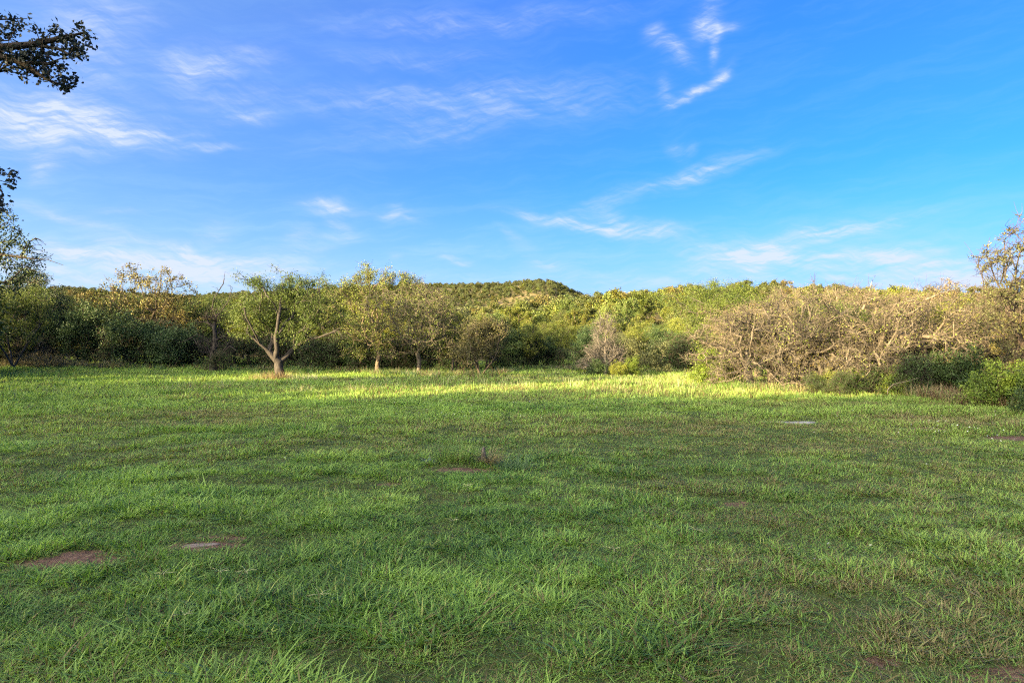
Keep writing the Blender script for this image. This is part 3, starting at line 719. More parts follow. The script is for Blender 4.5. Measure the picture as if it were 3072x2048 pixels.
T['mesq_hero'] = build_tree('mesquite', me_, ml, 5, ntip=820, leaf='mesquite', bark='mesquite', nleaf=27000, ll=(.07, .16), ratio=.27, lspread=.13,
    clumps=110, csig=.24, shell=.5, hang=.55, r_base=.31, r_tip=.010, wig=.11, bf=.2, twig=700, twr=.008, twl=(.2, .5), p=2.0, tipf=lambda P: ~((P[:, 0] > 1.9) & (P[:, 2] < 2.9)))
for k, s in enumerate((21, 22, 23)):
    T['mesq%d' % k] = oak('mesquite', s, H=5.6, W=6.2, h0=.9, z0=1.5, leaf='mesquite', bark='mesquite', nleaf=24000, ll=(.08, .17), ratio=.26, hang=.5, stems=3 if k else 1,
                          ntip=520, lspread=.18, r_base=.19 if not k else .16, twig=500, twr=.008)
T['oak_sparse'] = oak('oak', 31, H=6.4, W=7.4, h0=1.7, z0=.7, nleaf=30000, nb=13, leaf='oak', ll=(.055, .10), ntip=760, clumps=95, csig=.24, lspread=.13, twig=1800, twr=.010, twl=(.2, .55), r_base=.19, r_tip=.011, wig=.16)
T['oak_thin'] = oak('oak', 33, H=5.8, W=6.2, h0=1.4, z0=.8, nleaf=9500, nb=12, leaf='oak', bark='bare', ll=(.05, .09), ntip=640, clumps=0, lspread=.12, twig=2600, twr=.011, twl=(.2, .5), r_base=.19, r_tip=.012, wig=.17, nl=5)
T['oak_brown'] = oak('oak', 35, H=6.4, W=5.4, h0=2.2, z0=2.0, nleaf=4800, leaf='oakwarm', bark='dark', ll=(.08, .15), ntip=420, clumps=70, csig=.22, lspread=.10, twig=600, twr=.010, r_base=.15, nl=6)
T['oak_full'] = oak('oak', 37, H=5.8, W=6.0, h0=1.5, z0=1.1, nleaf=26000, leaf='oak')
T['oak_full2'] = oak('oak', 38, H=5.4, W=5.2, h0=1.2, z0=.9, nleaf=25000, leaf='yellow', ll=(.06, .10))
T['oak_small'] = oak('oak', 39, H=3.1, W=2.4, h0=1.35, z0=1.25, nleaf=8000, leaf='yellow', ll=(.05, .09), ntip=200, clumps=30, csig=.2, r_base=.10)
def ragged_env(seed, H, W, n=26):
    r_ = np.random.default_rng(seed + 3000); out = []
    for k in range(n):
        a = r_.uniform(0, 6.28); rr = W * .5 * math.sqrt(r_.random()); u = r_.random()
        zz = .25 + (H - .5) * (u ** .8) * (1 - .30 * (rr / (W * .5)) ** 2); q = r_.uniform(.09, .17) * W * (1.15 - .5 * u)
        out.append((rr * math.cos(a), rr * math.sin(a), zz, q * 1.15, q, q * r_.uniform(.4, .8)))
    return out
# bare oaks: a tangle of crooked pale twigs
def bare(seed, H, W, h0, lean=(0, 0), stems=1, ntip=1000, twig=5200, rb=.2, leafn=0, leaf='drytwig', **kw):
    a = dict(ntip=int(ntip * .52), r_base=rb * 1.25, r_tip=.015, wig=.26, bf=.12, turn=.45, seg=.34, twig=int(twig * .42), twl=(.18, .60), twr=.007, p=2.25, split_r=.045, min_z=.5, nb=9,
             clumps=0, shell=.2, lspread=.10, ll=(.05, .10), droop=.05, nl=6, env=ragged_env(seed, H, W))
    a.update(kw)
    return oak('bare_oak', seed, H=H, W=W, h0=h0, z0=.9, leaf=leaf if leafn else None, bark='bare', nleaf=leafn, lean=lean, stems=stems, **a)
T['bare0'] = bare(41, 4.3, 4.6, .85, (-.2, 0), 1, rb=.17, leafn=1200, leaf='oak')
T['bare1'] = bare(42, 4.6, 5.4, 1.0, (.1, 0), 3, 1100, 5600, .20, leafn=1600, leaf='oak')
T['bare2'] = bare(43, 5.2, 6.0, 1.4, (-.35, .1), 1, 1200, 6000, .22, leafn=2200, leaf='oak')
T['bare3'] = bare(44, 4.4, 4.4, .9, (.15, 0), 2, 900, 4600, .18, leafn=2600, leaf='oakwarm')
T['bare_tall'] = bare(46, 5.4, 3.4, 2.4, (0, 0), 1, 480, 2200, .16)
T['brown_tree'] = oak('oak', 47, H=5.9, W=4.6, h0=1.4, z0=.9, leaf='olive', bark='dark', nleaf=18000, ll=(.035, .075), ntip=700, clumps=90, csig=.24, lspread=.05, twig=2600, twr=.007, twl=(.15, .45), r_tip=.008, wig=.2, nl=5)
T['dead_cedar'] = build_tree('dead_juniper', [(0, 0, 2.6, .8, .8, 1.0), (0, 0, 1.5, 1.2, 1.1, .6), (-1., 0, .75, .9, .8, .35), (.7, 0, .9, .8, .8, .4), (0, 0, 3.3, .55, .5, .6)],
    [(None, [(0, 0, -.1), (.03, 0, .9), (0, 0, 1.8), (.05, 0, 2.6)]), ((0, 3), [(.05, 0, 2.6), (-.25, .05, 3.2), (-.3, 0, 3.9)]), ((0, 3), [(.05, 0, 2.6), (.3, -.1, 3.1), (.55, 0, 3.7)]),
     ((0, 2), [(0, 0, 1.8), (.4, .2, 2.4), (.8, .2, 3.1)]), ((0, 2), [(0, 0, 1.8), (-.45, -.2, 2.3), (-.7, -.2, 3.0)]), ((0, 1), [(.03, 0, .9), (.8, -.3, 1.1), (1.3, -.4, 1.5)]), ((0, 1), [(.03, 0, .9), (-.8, -.4, .8), (-1.5, -.5, .45)])],
    51, ntip=420, leaf=None, bark='dead', nleaf=0, r_base=.13, r_tip=.012, wig=.10, twig=1900, twr=.009, twl=(.15, .5), split_r=.04, min_z=.4)
T['snag'] = build_tree('snag', [(-.1, 0, 3.0, .5, .4, .5, .3), (.5, 0, 2.0, .7, .6, .5), (-.6, 0, 1.6, .6, .6, .5), (.2, 0, 1.2, .8, .7, .5)],
    [(None, [(0, 0, -.1), (-.05, 0, .9), (.08, 0, 1.7), (.0, 0, 2.5), (.12, 0, 3.1)]), ((0, 4), [(.12, 0, 3.1), (-.15, .05, 3.6), (-.05, .05, 4.1), (.25, 0, 4.55), (.5, 0, 4.95), (.55, 0, 5.25)]),
     ((0, 4), [(.12, 0, 3.1), (.4, 0, 3.4), (.75, -.05, 3.85), (.95, 0, 4.5)]), ((0, 2), [(.08, 0, 1.7), (.7, -.2, 2.0), (1.1, -.3, 2.45), (1.6, -.3, 2.5)]), ((0, 3), [(.0, 0, 2.5), (-.5, -.1, 2.8), (-.9, -.1, 2.8)]),
     ((0, 1), [(-.05, 0, .9), (.7, -.4, 1.1), (1.1, -.5, 1.45), (1.5, -.6, 1.2)]), ((0, 2), [(.08, 0, 1.7), (-.8, -.3, 2.1), (-1.5, -.4, 1.7)])],
    53, ntip=110, leaf=None, bark='snag', nleaf=0, r_base=.26, r_tip=.024, wig=.16, twig=300, twr=.010, twl=(.2, .6), split_r=0.0, p=1.55)
def juniper(seed, H, W, leaf='juniper', nleaf=20000, ll=(.07, .14), **kw):
    rs = np.random.default_rng(seed); env = []
    for k in range(12):
        a = rs.uniform(0, 6.28); u = rs.random(); r = W * .40 * (1 - .65 * u) * rs.uniform(.5, 1.1)
        q = rs.uniform(.09, .24); env.append((r * 1.15 * math.cos(a), r * 1.15 * math.sin(a), H * (.12 + .86 * u), W * q, W * q, H * rs.uniform(.07, .16)))
    env.append((0, 0, H * .45, W * .28, W * .28, H * .42))
    a = dict(ntip=420, clumps=75, csig=.24, lspread=.16, ratio=.4, upb=.5, r_base=.13, r_tip=.008, wig=.1, min_z=.1, ll=ll, bf=.2); a.update(kw)
    return build_tree('juniper', env, auto_limbs(seed, .3, H, W, 5, stems=4), seed, leaf=leaf, bark='dark', nleaf=nleaf, **a)
T['jun0'] = juniper(61, 3.6, 4.2); T['jun1'] = juniper(62, 3.2, 4.8); T['jun2'] = juniper(63, 4.6, 3.8)
T['olive'] = oak('oak', 65, H=3.3, W=3.4, h0=.4, z0=.9, leaf='olive', bark='oak', nleaf=16000, ll=(.05, .09), stems=6, ntip=480, clumps=60, csig=.22, twig=900, twr=.009, r_base=.15, nb=9)
T['shrub0'] = juniper(71, 1.7, 2.3, 'bright', 6500, (.06, .12), ntip=160, r_base=.05, csig=.16, lspread=.10, clumps=45, upb=.2)
T['shrub1'] = juniper(72, 1.5, 2.6, 'yellow', 6000, (.06, .11), ntip=160, r_base=.05, csig=.16, lspread=.10, clumps=40, upb=.2)
T['shrub2'] = juniper(73, 2.0, 2.2, 'greygreen', 6500, (.06, .12), ntip=180, r_base=.05, csig=.18, lspread=.10, clumps=45, upb=.6)
T['shrub3'] = recol(T['shrub0'], 'juniper')
T['thicket'] = juniper(75, 2.4, 3.0, 'juniper', 6500, (.06, .12), ntip=360, r_base=.06, csig=.2, twig=1200, twr=.009, clumps=50, upb=.2)
# trees of the wood behind, 60 to 120 m off, and the instanced wood beyond
for k in range(4):
    T['mid%d' % k] = oak('oak', 81 + k, H=5.8, W=6.2 - .4 * k, h0=1.5, z0=1.0, nleaf=15000, ll=(.10, .19), ratio=.65, ntip=260, clumps=52, csig=.24, shell=.85, lspread=.16, r_base=.17, r_tip=.02, seg=.6, twig=120 if k == 3 else 0, twr=.02)
T['midbare'] = bare(91, 5.2, 5.4, 1.4, (0, 0), 1, 360, 1500, .18, split_r=0.0, r_tip=.022, twr=.02, seg=.5)
T['midjun'] = juniper(93, 4.4, 3.8, 'hilljuniper', 9000, (.11, .20), ntip=120, clumps=45, csig=.3, lspread=.2)
T['shade'] = oak('oak', 95, H=6.4, W=7.4, h0=1.6, z0=1.0, nleaf=15000, ll=(.14, .24), ratio=.7, ntip=420, clumps=110, csig=.42, lspread=.22, r_base=.2, nb=12, bark='dark')
T['shade2'] = oak('oak', 96, H=6.0, W=7.0, h0=1.3, z0=.7, nleaf=15000, ll=(.14, .24), ratio=.7, ntip=420, clumps=110, csig=.42, lspread=.22, r_base=.2, nb=12, bark='dark')

# ------------------------------------------------------------------ placing the trees
def put(name, key, px, d, label, cat='tree', group=None, rot=0., s=1., sz=None, dz=0.):
    p = at_px(px, d); p[2] += dz
    return place(name, T[key] if isinstance(key, str) else key, p, rot, s, label, cat, group, sz)
# --- left margin
def px3(px, py, d): return ((px - CX) / F * d, d, CAMZ + (HY - py) / F * d)
tb = np.array([-10.6, 5.6, float(height(-10.6, 5.6))])
def loc(px, py, d): return tuple(np.array(px3(px, py, d)) - tb)
T['overhang'] = build_tree('oak', [(*loc(120, 130, 7), .42, .3, .24, 1.3), (*loc(20, 120, 7), .40, .3, .3, 1.2), (*loc(205, 130, 7), .22, .2, .14, .4), (*loc(235, 88, 7), .22, .15, .08, .35), (*loc(75, 175, 7), .3, .2, .16, .5), (*loc(180, 210, 7), .16, .15, .12, .25),
        (*loc(185, 240, 7), .12, .1, .06, .12), (*loc(12, 520, 7), .08, .15, .10, .12), (*loc(-6, 590, 7), .08, .15, .14, .12), (-.6, -.4, 4.9, 2.4, 2.2, 1.2, 3.0), (1.6, .3, 4.6, 1.8, 1.6, .9, 2.)],
    [(None, [(0, 0, -.15), (.1, 0, .9), (.25, .1, 1.8)]), ((0, 2), [(.25, .1, 1.8), (1.6, .4, 2.9), (3.4, .9, 3.6), (4.6, 1.2, 4.05), loc(-60, 140, 7), loc(90, 120, 7), loc(200, 95, 7)]), ((0, 2), [(.25, .1, 1.8), (-.6, -.3, 3.2), (-1.2, -.6, 4.6)]),
     ((1, 3), [(4.6, 1.2, 4.05), loc(-250, 400, 6.8), loc(-40, 520, 7)]), ((1, 4), [loc(-60, 140, 7), loc(60, 175, 7), loc(130, 225, 7), loc(185, 245, 7)]), ((0, 2), [(.25, .1, 1.8), (1.0, .3, 3.5), (1.6, .4, 4.8)])],
    15, ntip=520, leaf='shadeoak', bark='dark', nleaf=4600, ll=(.032, .060), ratio=.7, lspread=.028, r_base=.13, r_tip=.004, wig=.10, seg=.3, shell=.2, bf=.2)
place('oak_tree', T['overhang'], tb, 0, 1, 'tall leafy oak whose dark branch hangs against the sky', 'tree')
tb = np.array([-18.6, 19.5, float(height(-18.6, 19.5))])
T['leftmesq'] = build_tree('mesquite', [(*loc(60, 760, 19.5), .9, .7, .5, 1.), (*loc(110, 740, 19.5), .35, .3, .3, .5), (*loc(20, 700, 19.5), .4, .4, .4, .5), (*loc(-60, 800, 19.5), 1.2, 1., .7, 1.), (*loc(0, 640, 19.5), .25, .3, .4, .3), (*loc(10, 850, 19.5), .5, .5, .5, .6), (0, 0, 4.2, 2.2, 2., 1.2, 3.)],
    [(None, [(0, 0, -.15), (.1, 0, .8), (.2, 0, 1.5)]), ((0, 2), [(.2, 0, 1.5), (1.8, .1, 2.5), (3.2, 0, 2.9), loc(0, 760, 19.5), loc(90, 772, 19.5), loc(140, 775, 19.5), loc(188, 792, 19.5)]), ((0, 2), [(.2, 0, 1.5), (-.8, .3, 3.), (-1.2, .3, 4.5)]), ((0, 2), [(.2, 0, 1.5), (.7, .5, 3.), (1.4, .6, 4.6)]),
     ((1, 3), [loc(0, 760, 19.5), loc(60, 790, 19.3), loc(120, 815, 19.2), loc(160, 826, 19.2)]), ((1, 2), [(3.2, 0, 2.9), loc(-30, 690, 19.4), loc(20, 660, 19.4)])],
    17, ntip=300, leaf='shademesq', bark='dark', nleaf=5800, ll=(.06, .12), ratio=.4, hang=.4, lspread=.10, r_base=.16, r_tip=.006, wig=.10, tipf=lambda P: P[:, 0] < 4.95)
place('mesquite_tree', T['leftmesq'], tb, 0, 1, 'mesquite reaching a long bare twig out over the left brush', 'tree')
put('mesquite_tree', 'mesq1', 40, 41, 'mesquite with drooping bright leaves at the left end of the brush', rot=.6, s=.85)
put('bare_oak_tree', 'bare0', 70, 44, 'bare tangle of low grey branches under the left mesquite', rot=2.0, s=.75, sz=.6)
put('oak_tree', recol(T['oak_full'], 'rusty'), 120, 50, 'dense rusty brown oak rising behind the left mesquite', s=1.15)
put('oak_tree', recol(T['oak_full2'], 'yellow'), 262, 52, 'small yellow green oak between brown oaks behind the dark junipers', s=.75, rot=1.)
put('oak_tree', 'oak_brown', 440, 49, 'brown oak with open airy top standing above the dark junipers', s=1.18, rot=.3)
put('oak_tree', recol(T['oak_brown'], 'oak'), 330, 50, 'thin olive oak leaning beside the airy topped brown oak', s=.92, rot=2.3)
put('oak_tree', 'oak_brown', 545, 50, 'short brown oak with tufted top beside the grey snag', s=.86, rot=4.1)
put('bare_oak_tree', 'bare3', 390, 48, 'bare pale brush tree behind the dark junipers', s=.95, rot=1.3)
put('bare_oak_tree', 'bare1', 500, 49, 'leafless crooked oak under the short brown oak', s=.85, rot=.4)
put('juniper_bush', 'jun0', 250, 47, 'dark green juniper bush with rounded crown at meadow edge', 'bush', s=1.02)
put('juniper_bush', 'jun1', 400, 46.5, 'widest dark juniper bush below the airy brown oak', 'bush', rot=1.2, s=1.2)
put('juniper_bush', 'jun1', 520, 46, 'dark juniper bush with dead white twigs beside the snag', 'bush', rot=2.6, s=1.02)
put('juniper_bush', 'jun0', 170, 48, 'low dark juniper bush beneath the rusty oak', 'bush', rot=4., s=.95)
put('tree_snag', 'snag', 642, 43, 'twisted dead grey snag with forked bare top', rot=0., s=1.12)
put('mesquite_tree', 'mesq2', 690, 50, 'feathery green mesquite growing behind the grey snag', rot=2., s=.92)
put('oak_tree', recol(T['oak_full2'], 'yellow'), 590, 54, 'bright yellow green oak behind the grey snag', rot=2.5, s=.86)
for px, d, s, r in ((20, 46, .9, 1.), (110, 46, .8, 2.), (330, 45.5, .6, 3.), (830, 47, 1., 1.), (930, 46, .9, 5.), (1010, 46.5, 1., 3.), (1120, 45.5, .95, 2.), (1200, 44.5, .9, 4.), (1240, 44, .85, 1.), (1310, 44, .9, .4), (1385, 43.5, .9, 2.), (1480, 44, .9, 5.), (1590, 45, .9, 3.), (1690, 46, 1.0, 1.), (1790, 44, .9, 2.), (1860, 44.5, .8, 4.), (2040, 45, 1.0, 3.), (2100, 44, .9, .6), (610, 46.5, .85, 1.), (700, 47, .9, 3.), (770, 48, .85, 5.), (890, 49, .9, 2.), (975, 48, .85, .5), (1060, 47, .9, 4.), (560, 47, .8, 2.2)):
    if 1450 < px < 1760: d, s = d + 5, s * .62
    w_ = 'under the left mesquite' if px < 150 else 'among the dark junipers' if px < 600 else 'by the grey snag' if px < 740 else 'behind the lone mesquite' if px < 990 else 'left of the tallest oak' if px < 1100 else 'under the tallest oak' if px < 1225 else 'under the half bare oak' if px < 1340 else 'behind the olive shrub' if px < 1500 else 'in the deep meadow corner' if px < 1750 else 'behind the dead juniper' if px < 1900 else 'left of the bare oaks'
    put('thicket', 'thicket', px, d, 'dark twiggy thicket in the shade ' + w_, 'bush', 'dark thickets ' + w_, rot=r, s=s)
# --- centre
pm = at_px(839, 34.9)
place('mesquite_tree', T['mesq_hero'], pm, 0, .97, 'spreading mesquite with forked trunk standing alone in the meadow', 'tree')
put('juniper_bush', 'jun2', 905, 51, 'tall dark juniper behind the lone mesquite', 'bush', s=.8)
put('mesquite_tree', 'mesq0', 960, 52, 'feathery mesquite behind the lone mesquite and beside the oak', rot=3., s=.85)
put('oak_tree', 'oak_sparse', 1135, 41.5, 'tallest open crowned oak with twiggy drooping lower boughs', s=1.0, rot=.2)
put('oak_tree', 'oak_thin', 1255, 39.5, 'half bare oak with pale twigs beside the tallest oak', s=.95)
put('oak_tree', 'oak_small', 1358, 42, 'small round topped yellow green oak on a straight thin trunk', s=.85, rot=.5)
put('oak_tree', 'oak_full', 1290, 47, 'leafy green oak behind the half bare oak', rot=2., s=.88)
put('oak_tree', 'oak_full2', 1370, 50, 'bushy yellow green oak behind the olive shrub', rot=4., s=.85)
put('juniper_bush', 'jun1', 1180, 46, 'dark juniper bush in the shade behind the tallest oak', 'bush', rot=.3, s=.8)
put('juniper_bush', 'jun0', 1075, 46, 'dark juniper bush between the lone mesquite and tallest oak', 'bush', rot=2.3, s=.7)
put('olive_shrub', 'olive', 1443, 37.5, 'olive green many stemmed shrub spreading from the meadow edge', 'shrub', s=.98)
put('oak_tree', recol(T['oak_full'], 'oak'), 1570, 50, 'dull olive oak right of the many stemmed shrub', rot=1.0, s=.60)
put('oak_tree', recol(T['oak_full2'], 'woodgreen'), 1660, 54, 'dark shaded oak at the back of the meadow corner', rot=2., s=.72)
put('oak_tree', recol(T['oak_full'], 'yellow'), 1735, 52, 'yellow green oak behind the silver dead juniper', rot=3., s=.60)
put('juniper_bush', 'jun1', 1620, 52, 'dark juniper bush in the deepest meadow corner', 'bush', rot=1.7, s=.8)
put('juniper_bush', 'jun0', 1530, 49, 'dark juniper bush beside the many stemmed olive shrub', 'bush', rot=.7, s=.7)
put('dead_juniper', 'dead_cedar', 1815, 40, 'silver dead juniper with upright bare branches', s=.93)
put('shrub', 'shrub3', 1795, 38.5, 'dark green rounded shrub at the foot of the dead juniper', 'shrub', s=.58, rot=1.)
put('shrub', 'shrub1', 1850, 38.2, 'yellow green shrub at the foot of the dead juniper', 'shrub', s=.5, rot=2.)
put('shrub', 'shrub0', 1890, 39, 'bright green shrub right of the dead juniper', 'shrub', s=.6, rot=3.)
put('shrub', 'shrub2', 1965, 42, 'grey green upright shrub right of the dead juniper', 'shrub', s=1.0, rot=.4)
put('shrub', 'shrub2', 1915, 43.5, 'taller grey green shrub behind the bright green shrub', 'shrub', s=1.05, rot=2.4)
put('juniper_bush', 'jun0', 1760, 45, 'dark juniper bush behind the silver dead juniper', 'bush', rot=2., s=.75)
put('juniper_bush', 'jun1', 2060, 47, 'dark juniper bush in the gap left of the bare oaks', 'bush', rot=.5, s=.8)
put('juniper_bush', 'jun0', 1990, 48, 'dark juniper bush behind the grey green shrubs', 'bush', rot=3.5, s=.75)
put('oak_tree', recol(T['oak_full2'], 'oak'), 1900, 51, 'leafy oak standing behind the grey green shrubs', rot=1.4, s=.66)
put('oak_tree', recol(T['oak_full'], 'yellow'), 2010, 52, 'broad yellow green oak left of the pale stemmed mesquite', rot=2.2, s=.70)
put('mesquite_tree', 'mesq2', 2150, 41, 'pale stemmed mesquite rising left of the bare oaks', rot=.8, s=.98)
put('mesquite_tree', 'mesq1', 2215, 46, 'bright feathery mesquite behind the bare oaks', rot=3.4, s=1.05)
for k, (px, d, key, lf, s_) in enumerate([(180, 53, 'oak_full2', 'oak', 1.0), (380, 54, 'mesq1', None, .95), (480, 55, 'oak_full', 'yellow', .95), (640, 55, 'oak_full', 'oak', .95), (745, 51, 'oak_full2', 'yellow', .9), (820, 53, 'mesq0', None, .95), (1000, 49, 'oak_full', 'oak', .85), (1060, 54, 'oak_full2', 'yellow', 1.0),
        (1210, 50, 'oak_full2', 'yellow', .95), (1330, 55, 'oak_full', 'yellow', .9), (1430, 48, 'oak_full', 'oak', .72), (1460, 55, 'oak_full2', 'oak', .85), (1520, 51, 'oak_full2', 'oak', .82), (1600, 55, 'mesq1', None, .85), (1680, 56, 'oak_full', 'bright', .8), (1780, 55, 'oak_full2', 'oak', .8), (1840, 49, 'oak_full', 'greygreen', .7),
        (1950, 56, 'mesq0', None, .95), (2080, 51, 'oak_full2', 'bright', .9), (2110, 56, 'oak_full', 'yellow', 1.0), (2260, 50, 'oak_full', 'bright', 1.0), (2350, 46, 'oak_full2', 'yellow', 1.0), (2480, 45, 'oak_full', 'oakwarm', .9), (2620, 44, 'oak_full2', 'oak', .92), (2760, 43, 'oak_full', 'oakwarm', .9), (2900, 40, 'oak_full2', 'oak', .85), (3040, 38, 'oak_full', 'oak', .9)]):
    nm_ = {None: 'soft feathery mesquite', 'oak': 'olive green oak', 'yellow': 'yellow green oak', 'bright': 'fresh green oak', 'oakwarm': 'brownish oak', 'greygreen': 'grey green oak'}[lf]
    side_ = 'left of the lone mesquite' if px < 800 else 'between the lone mesquite and the olive shrub' if px < 1450 else 'behind the dead juniper corner' if px < 2150 else 'behind the bare oaks'
    put('mesquite_tree' if lf is None else 'oak_tree', recol(T[key], lf) if lf else key, px, d, nm_ + ' in the second row ' + side_, 'tree', 'second row trees: ' + nm_ + ' ' + side_, rot=k * 2.1, s=s_ * (.70 if 1380 < px < 2150 else 1))
# --- right: the bare oaks
put('shrub', 'shrub0', 2140, 30, 'bright green bush at the left foot of the bare oaks', 'shrub', s=.88, rot=.5, sz=.95)
put('shrub', 'shrub0', 2195, 31, 'green bush tucked under the leftmost bare oak', 'shrub', s=.75, rot=2.5)
G = 'bare oaks along the right side of the meadow'
put('bare_oak_tree', 'bare0', 2255, 28, 'small crooked bare oak next to the bright green bush', group=G, s=0.94, rot=0.)
put('bare_oak_tree', 'bare1', 2375, 27.5, 'many stemmed bare oak with thick pale trunks at the meadow edge', group=G, s=0.94, rot=.3)
put('bare_oak_tree', 'bare3', 2315, 30.5, 'bare oak with a few dry leaves behind the many stemmed one', group=G, s=1.02, rot=1.1)
put('bare_oak_tree', 'bare2', 2690, 26.5, 'largest bare oak leaning left over the green brush', group=G, s=0.92, rot=.0)
put('bare_oak_tree', 'bare2', 2520, 31, 'bare oak with raised bare top standing in the middle of the group', group=G, s=1.05, rot=2.1)
put('bare_oak_tree', 'bare1', 2600, 33, 'wide bare oak behind the largest leaning one', group=G, s=1.07, rot=2.4)
put('bare_oak_tree', 'bare_tall', 2715, 33, 'slender tall bare oak with flat tufted top', group=G, s=1.05, rot=.5)
put('bare_oak_tree', 'bare3', 2800, 29, 'bare oak with dry leaves right of the slender tall one', group=G, s=1.07, rot=3.1)
put('bare_oak_tree', 'bare0', 2880, 30, 'small bare oak nearest the brown leaved tree', group=G, s=1.12, rot=4.0)
put('bare_oak_tree', 'bare1', 2440, 36, 'bare oak at the back with tops against the hill', group=G, s=1.12, rot=4.4)
put('bare_oak_tree', 'bare2', 2280, 37, 'bare oak at the back beside the bright feathery mesquite', group=G, s=1.02, rot=5.0)
put('bare_oak_tree', 'bare3', 2960, 33, 'bare oak behind the brown leaved tree', group=G, s=1.18, rot=5.5)
put('bare_oak_tree', 'bare3', 2470, 27.2, 'low bare oak with dry leaves right of the many stemmed one', group=G, s=.82, rot=2.2)
put('bare_oak_tree', 'bare0', 2590, 26.2, 'low crooked bare oak left of the largest leaning one', group=G, s=.86, rot=3.3)
put('oak_tree', recol(T['brown_tree'], 'drytwig'), 2840, 38, 'tan leaved oak behind the bare oaks', s=.92, rot=1.)
put('oak_tree', recol(T['brown_tree'], 'olive'), 3095, 20.0, 'brown leaved twiggy oak towering at the right margin', s=.95, rot=1.2)
put('oak_tree', recol(T['oak_full'], 'oakwarm'), 3110, 24, 'dense brown oak behind the towering twiggy oak', s=.68, rot=2.)
for key, px, d, s, r, lb in (('shrub1', 2470, 25.6, .50, .3, 'yellow green bush under the many stemmed bare oak'), ('shrub0', 2560, 25.2, .55, 1.2, 'green bush below the largest bare oak'),
        ('thicket', 2610, 24.8, .42, 2., 'dark olive bush with brown base before the largest bare oak'), ('shrub0', 2690, 24.6, .62, 3., 'bright green bush around the trunk of the largest bare oak'),
        ('thicket', 2740, 23.8, .55, .5, 'twiggy bush with a pale arching twig'), ('shrub3', 2800, 25.0, .85, 4., 'dark green bush right of the largest bare oak'),
        ('shrub1', 2640, 25.4, .58, 5., 'yellow green bush behind the bushes of the largest bare oak'), ('shrub0', 2990, 19.0, .74, 1., 'vivid lime green bush beneath the towering twiggy oak'),
        ('shrub3', 2880, 24.5, .95, 2., 'dark green bush left of the lime green bush'), ('shrub0', 3080, 18.6, .78, 2.6, 'lime green bush at the right margin'), ('thicket', 2520, 24.2, .34, 1., 'low dark bush at the shadow edge under the yellow green bush'),
        ('thicket', 2440, 25.2, .30, 4., 'lowest dark bush beside the many stemmed bare oak'), ('shrub3', 3100, 16.5, .5, 3., 'dark low bush in shade at the right margin')):
    put('shrub', key, px, d, lb, 'shrub', s=s, rot=r)

put('bare_oak_tree', 'bare_tall', 2530, 30.5, 'slim bare oak lifting forked limbs above the thicket middle', group=G, s=1.04, rot=2.5)
put('bare_oak_tree', 'bare_tall', 2420, 33, 'slim bare oak with a thin raised top behind the many stemmed one', group=G, s=1.06, rot=4.5)
put('mesquite_tree', 'mesq0', 2545, 29.0, 'small green mesquite growing up through the bare oaks', s=.62, rot=1.)
put('mesquite_tree', 'mesq2', 2420, 31.5, 'green feathery mesquite among the bare oak stems', s=.66, rot=4.)
put('oak_tree', 'oak_full2', 2835, 31, 'golden green oak right of the leaning bare oak', s=.72, rot=2.)
put('juniper_bush', 'jun0', 2560, 34, 'dark juniper behind the bare oaks', 'bush', s=.8, rot=1.)
put('juniper_bush', 'jun1', 2350, 33, 'dark spreading juniper behind the many stemmed bare oak', 'bush', s=.75, rot=2.)
put('juniper_bush', 'jun1', 20, 43.8, 'deep green juniper bush at the far left end of the brush', 'bush', s=1.0, rot=5.)
put('oak_tree', recol(T['oak_full'], 'shademesq'), 35, 46, 'tall dark green oak behind the left end of the brush', s=1.18, rot=3.)
put('thicket', 'thicket', 655, 41.8, 'low dark thicket at the foot of the grey snag', 'bush', s=.5, rot=2.)
# --- the grove behind and left of the photographer, whose shade covers the meadow
GV = [(-13, -4.5, 1.0), (-18.5, -3.5, 1.05), (-24, -1.5, 1.05), (-30, -.5, 1.08), (-36, .5, 1.1), (-42, 2, 1.12), (-15, -11, 1.2), (-23, -8.6, 1.5), (-27, -8, 1.3), (-33, -6.5, 1.25), (-39, -5, 1.25),
      (-20, -17, 1.35), (-27, -15, 1.45), (-34, -13, 1.4), (-46, -3, 1.3), (-48, 9, 1.1), (-9, -11, 1.1), (-12.5, -17, 1.25), (-6.5, -16.5, 1.1), (-36.5, 8.5, 1.0), (-25, 17.2, 1.28), (-28, 30.5, .95), (-31.5, 35, 1.0), (-34, 29.5, 1.0), (-37, 25, .86), (-41, 31, 1.0), (-42, 38.5, 1.08), (-43.5, 46, 1.12), (-47, 24, 1.0), (-50, 33, 1.15), (-40.5, 53, 1.0), (-53, 43, 1.2)]
for k, (x, y, s) in enumerate(GV):
    place('oak_tree', T['shade' if k % 2 else 'shade2'], (x, y, float(height(x, y))), k * 1.7, s, 'leafy oak of the shading grove beside and behind the viewpoint', 'tree', 'oaks of the shading grove')
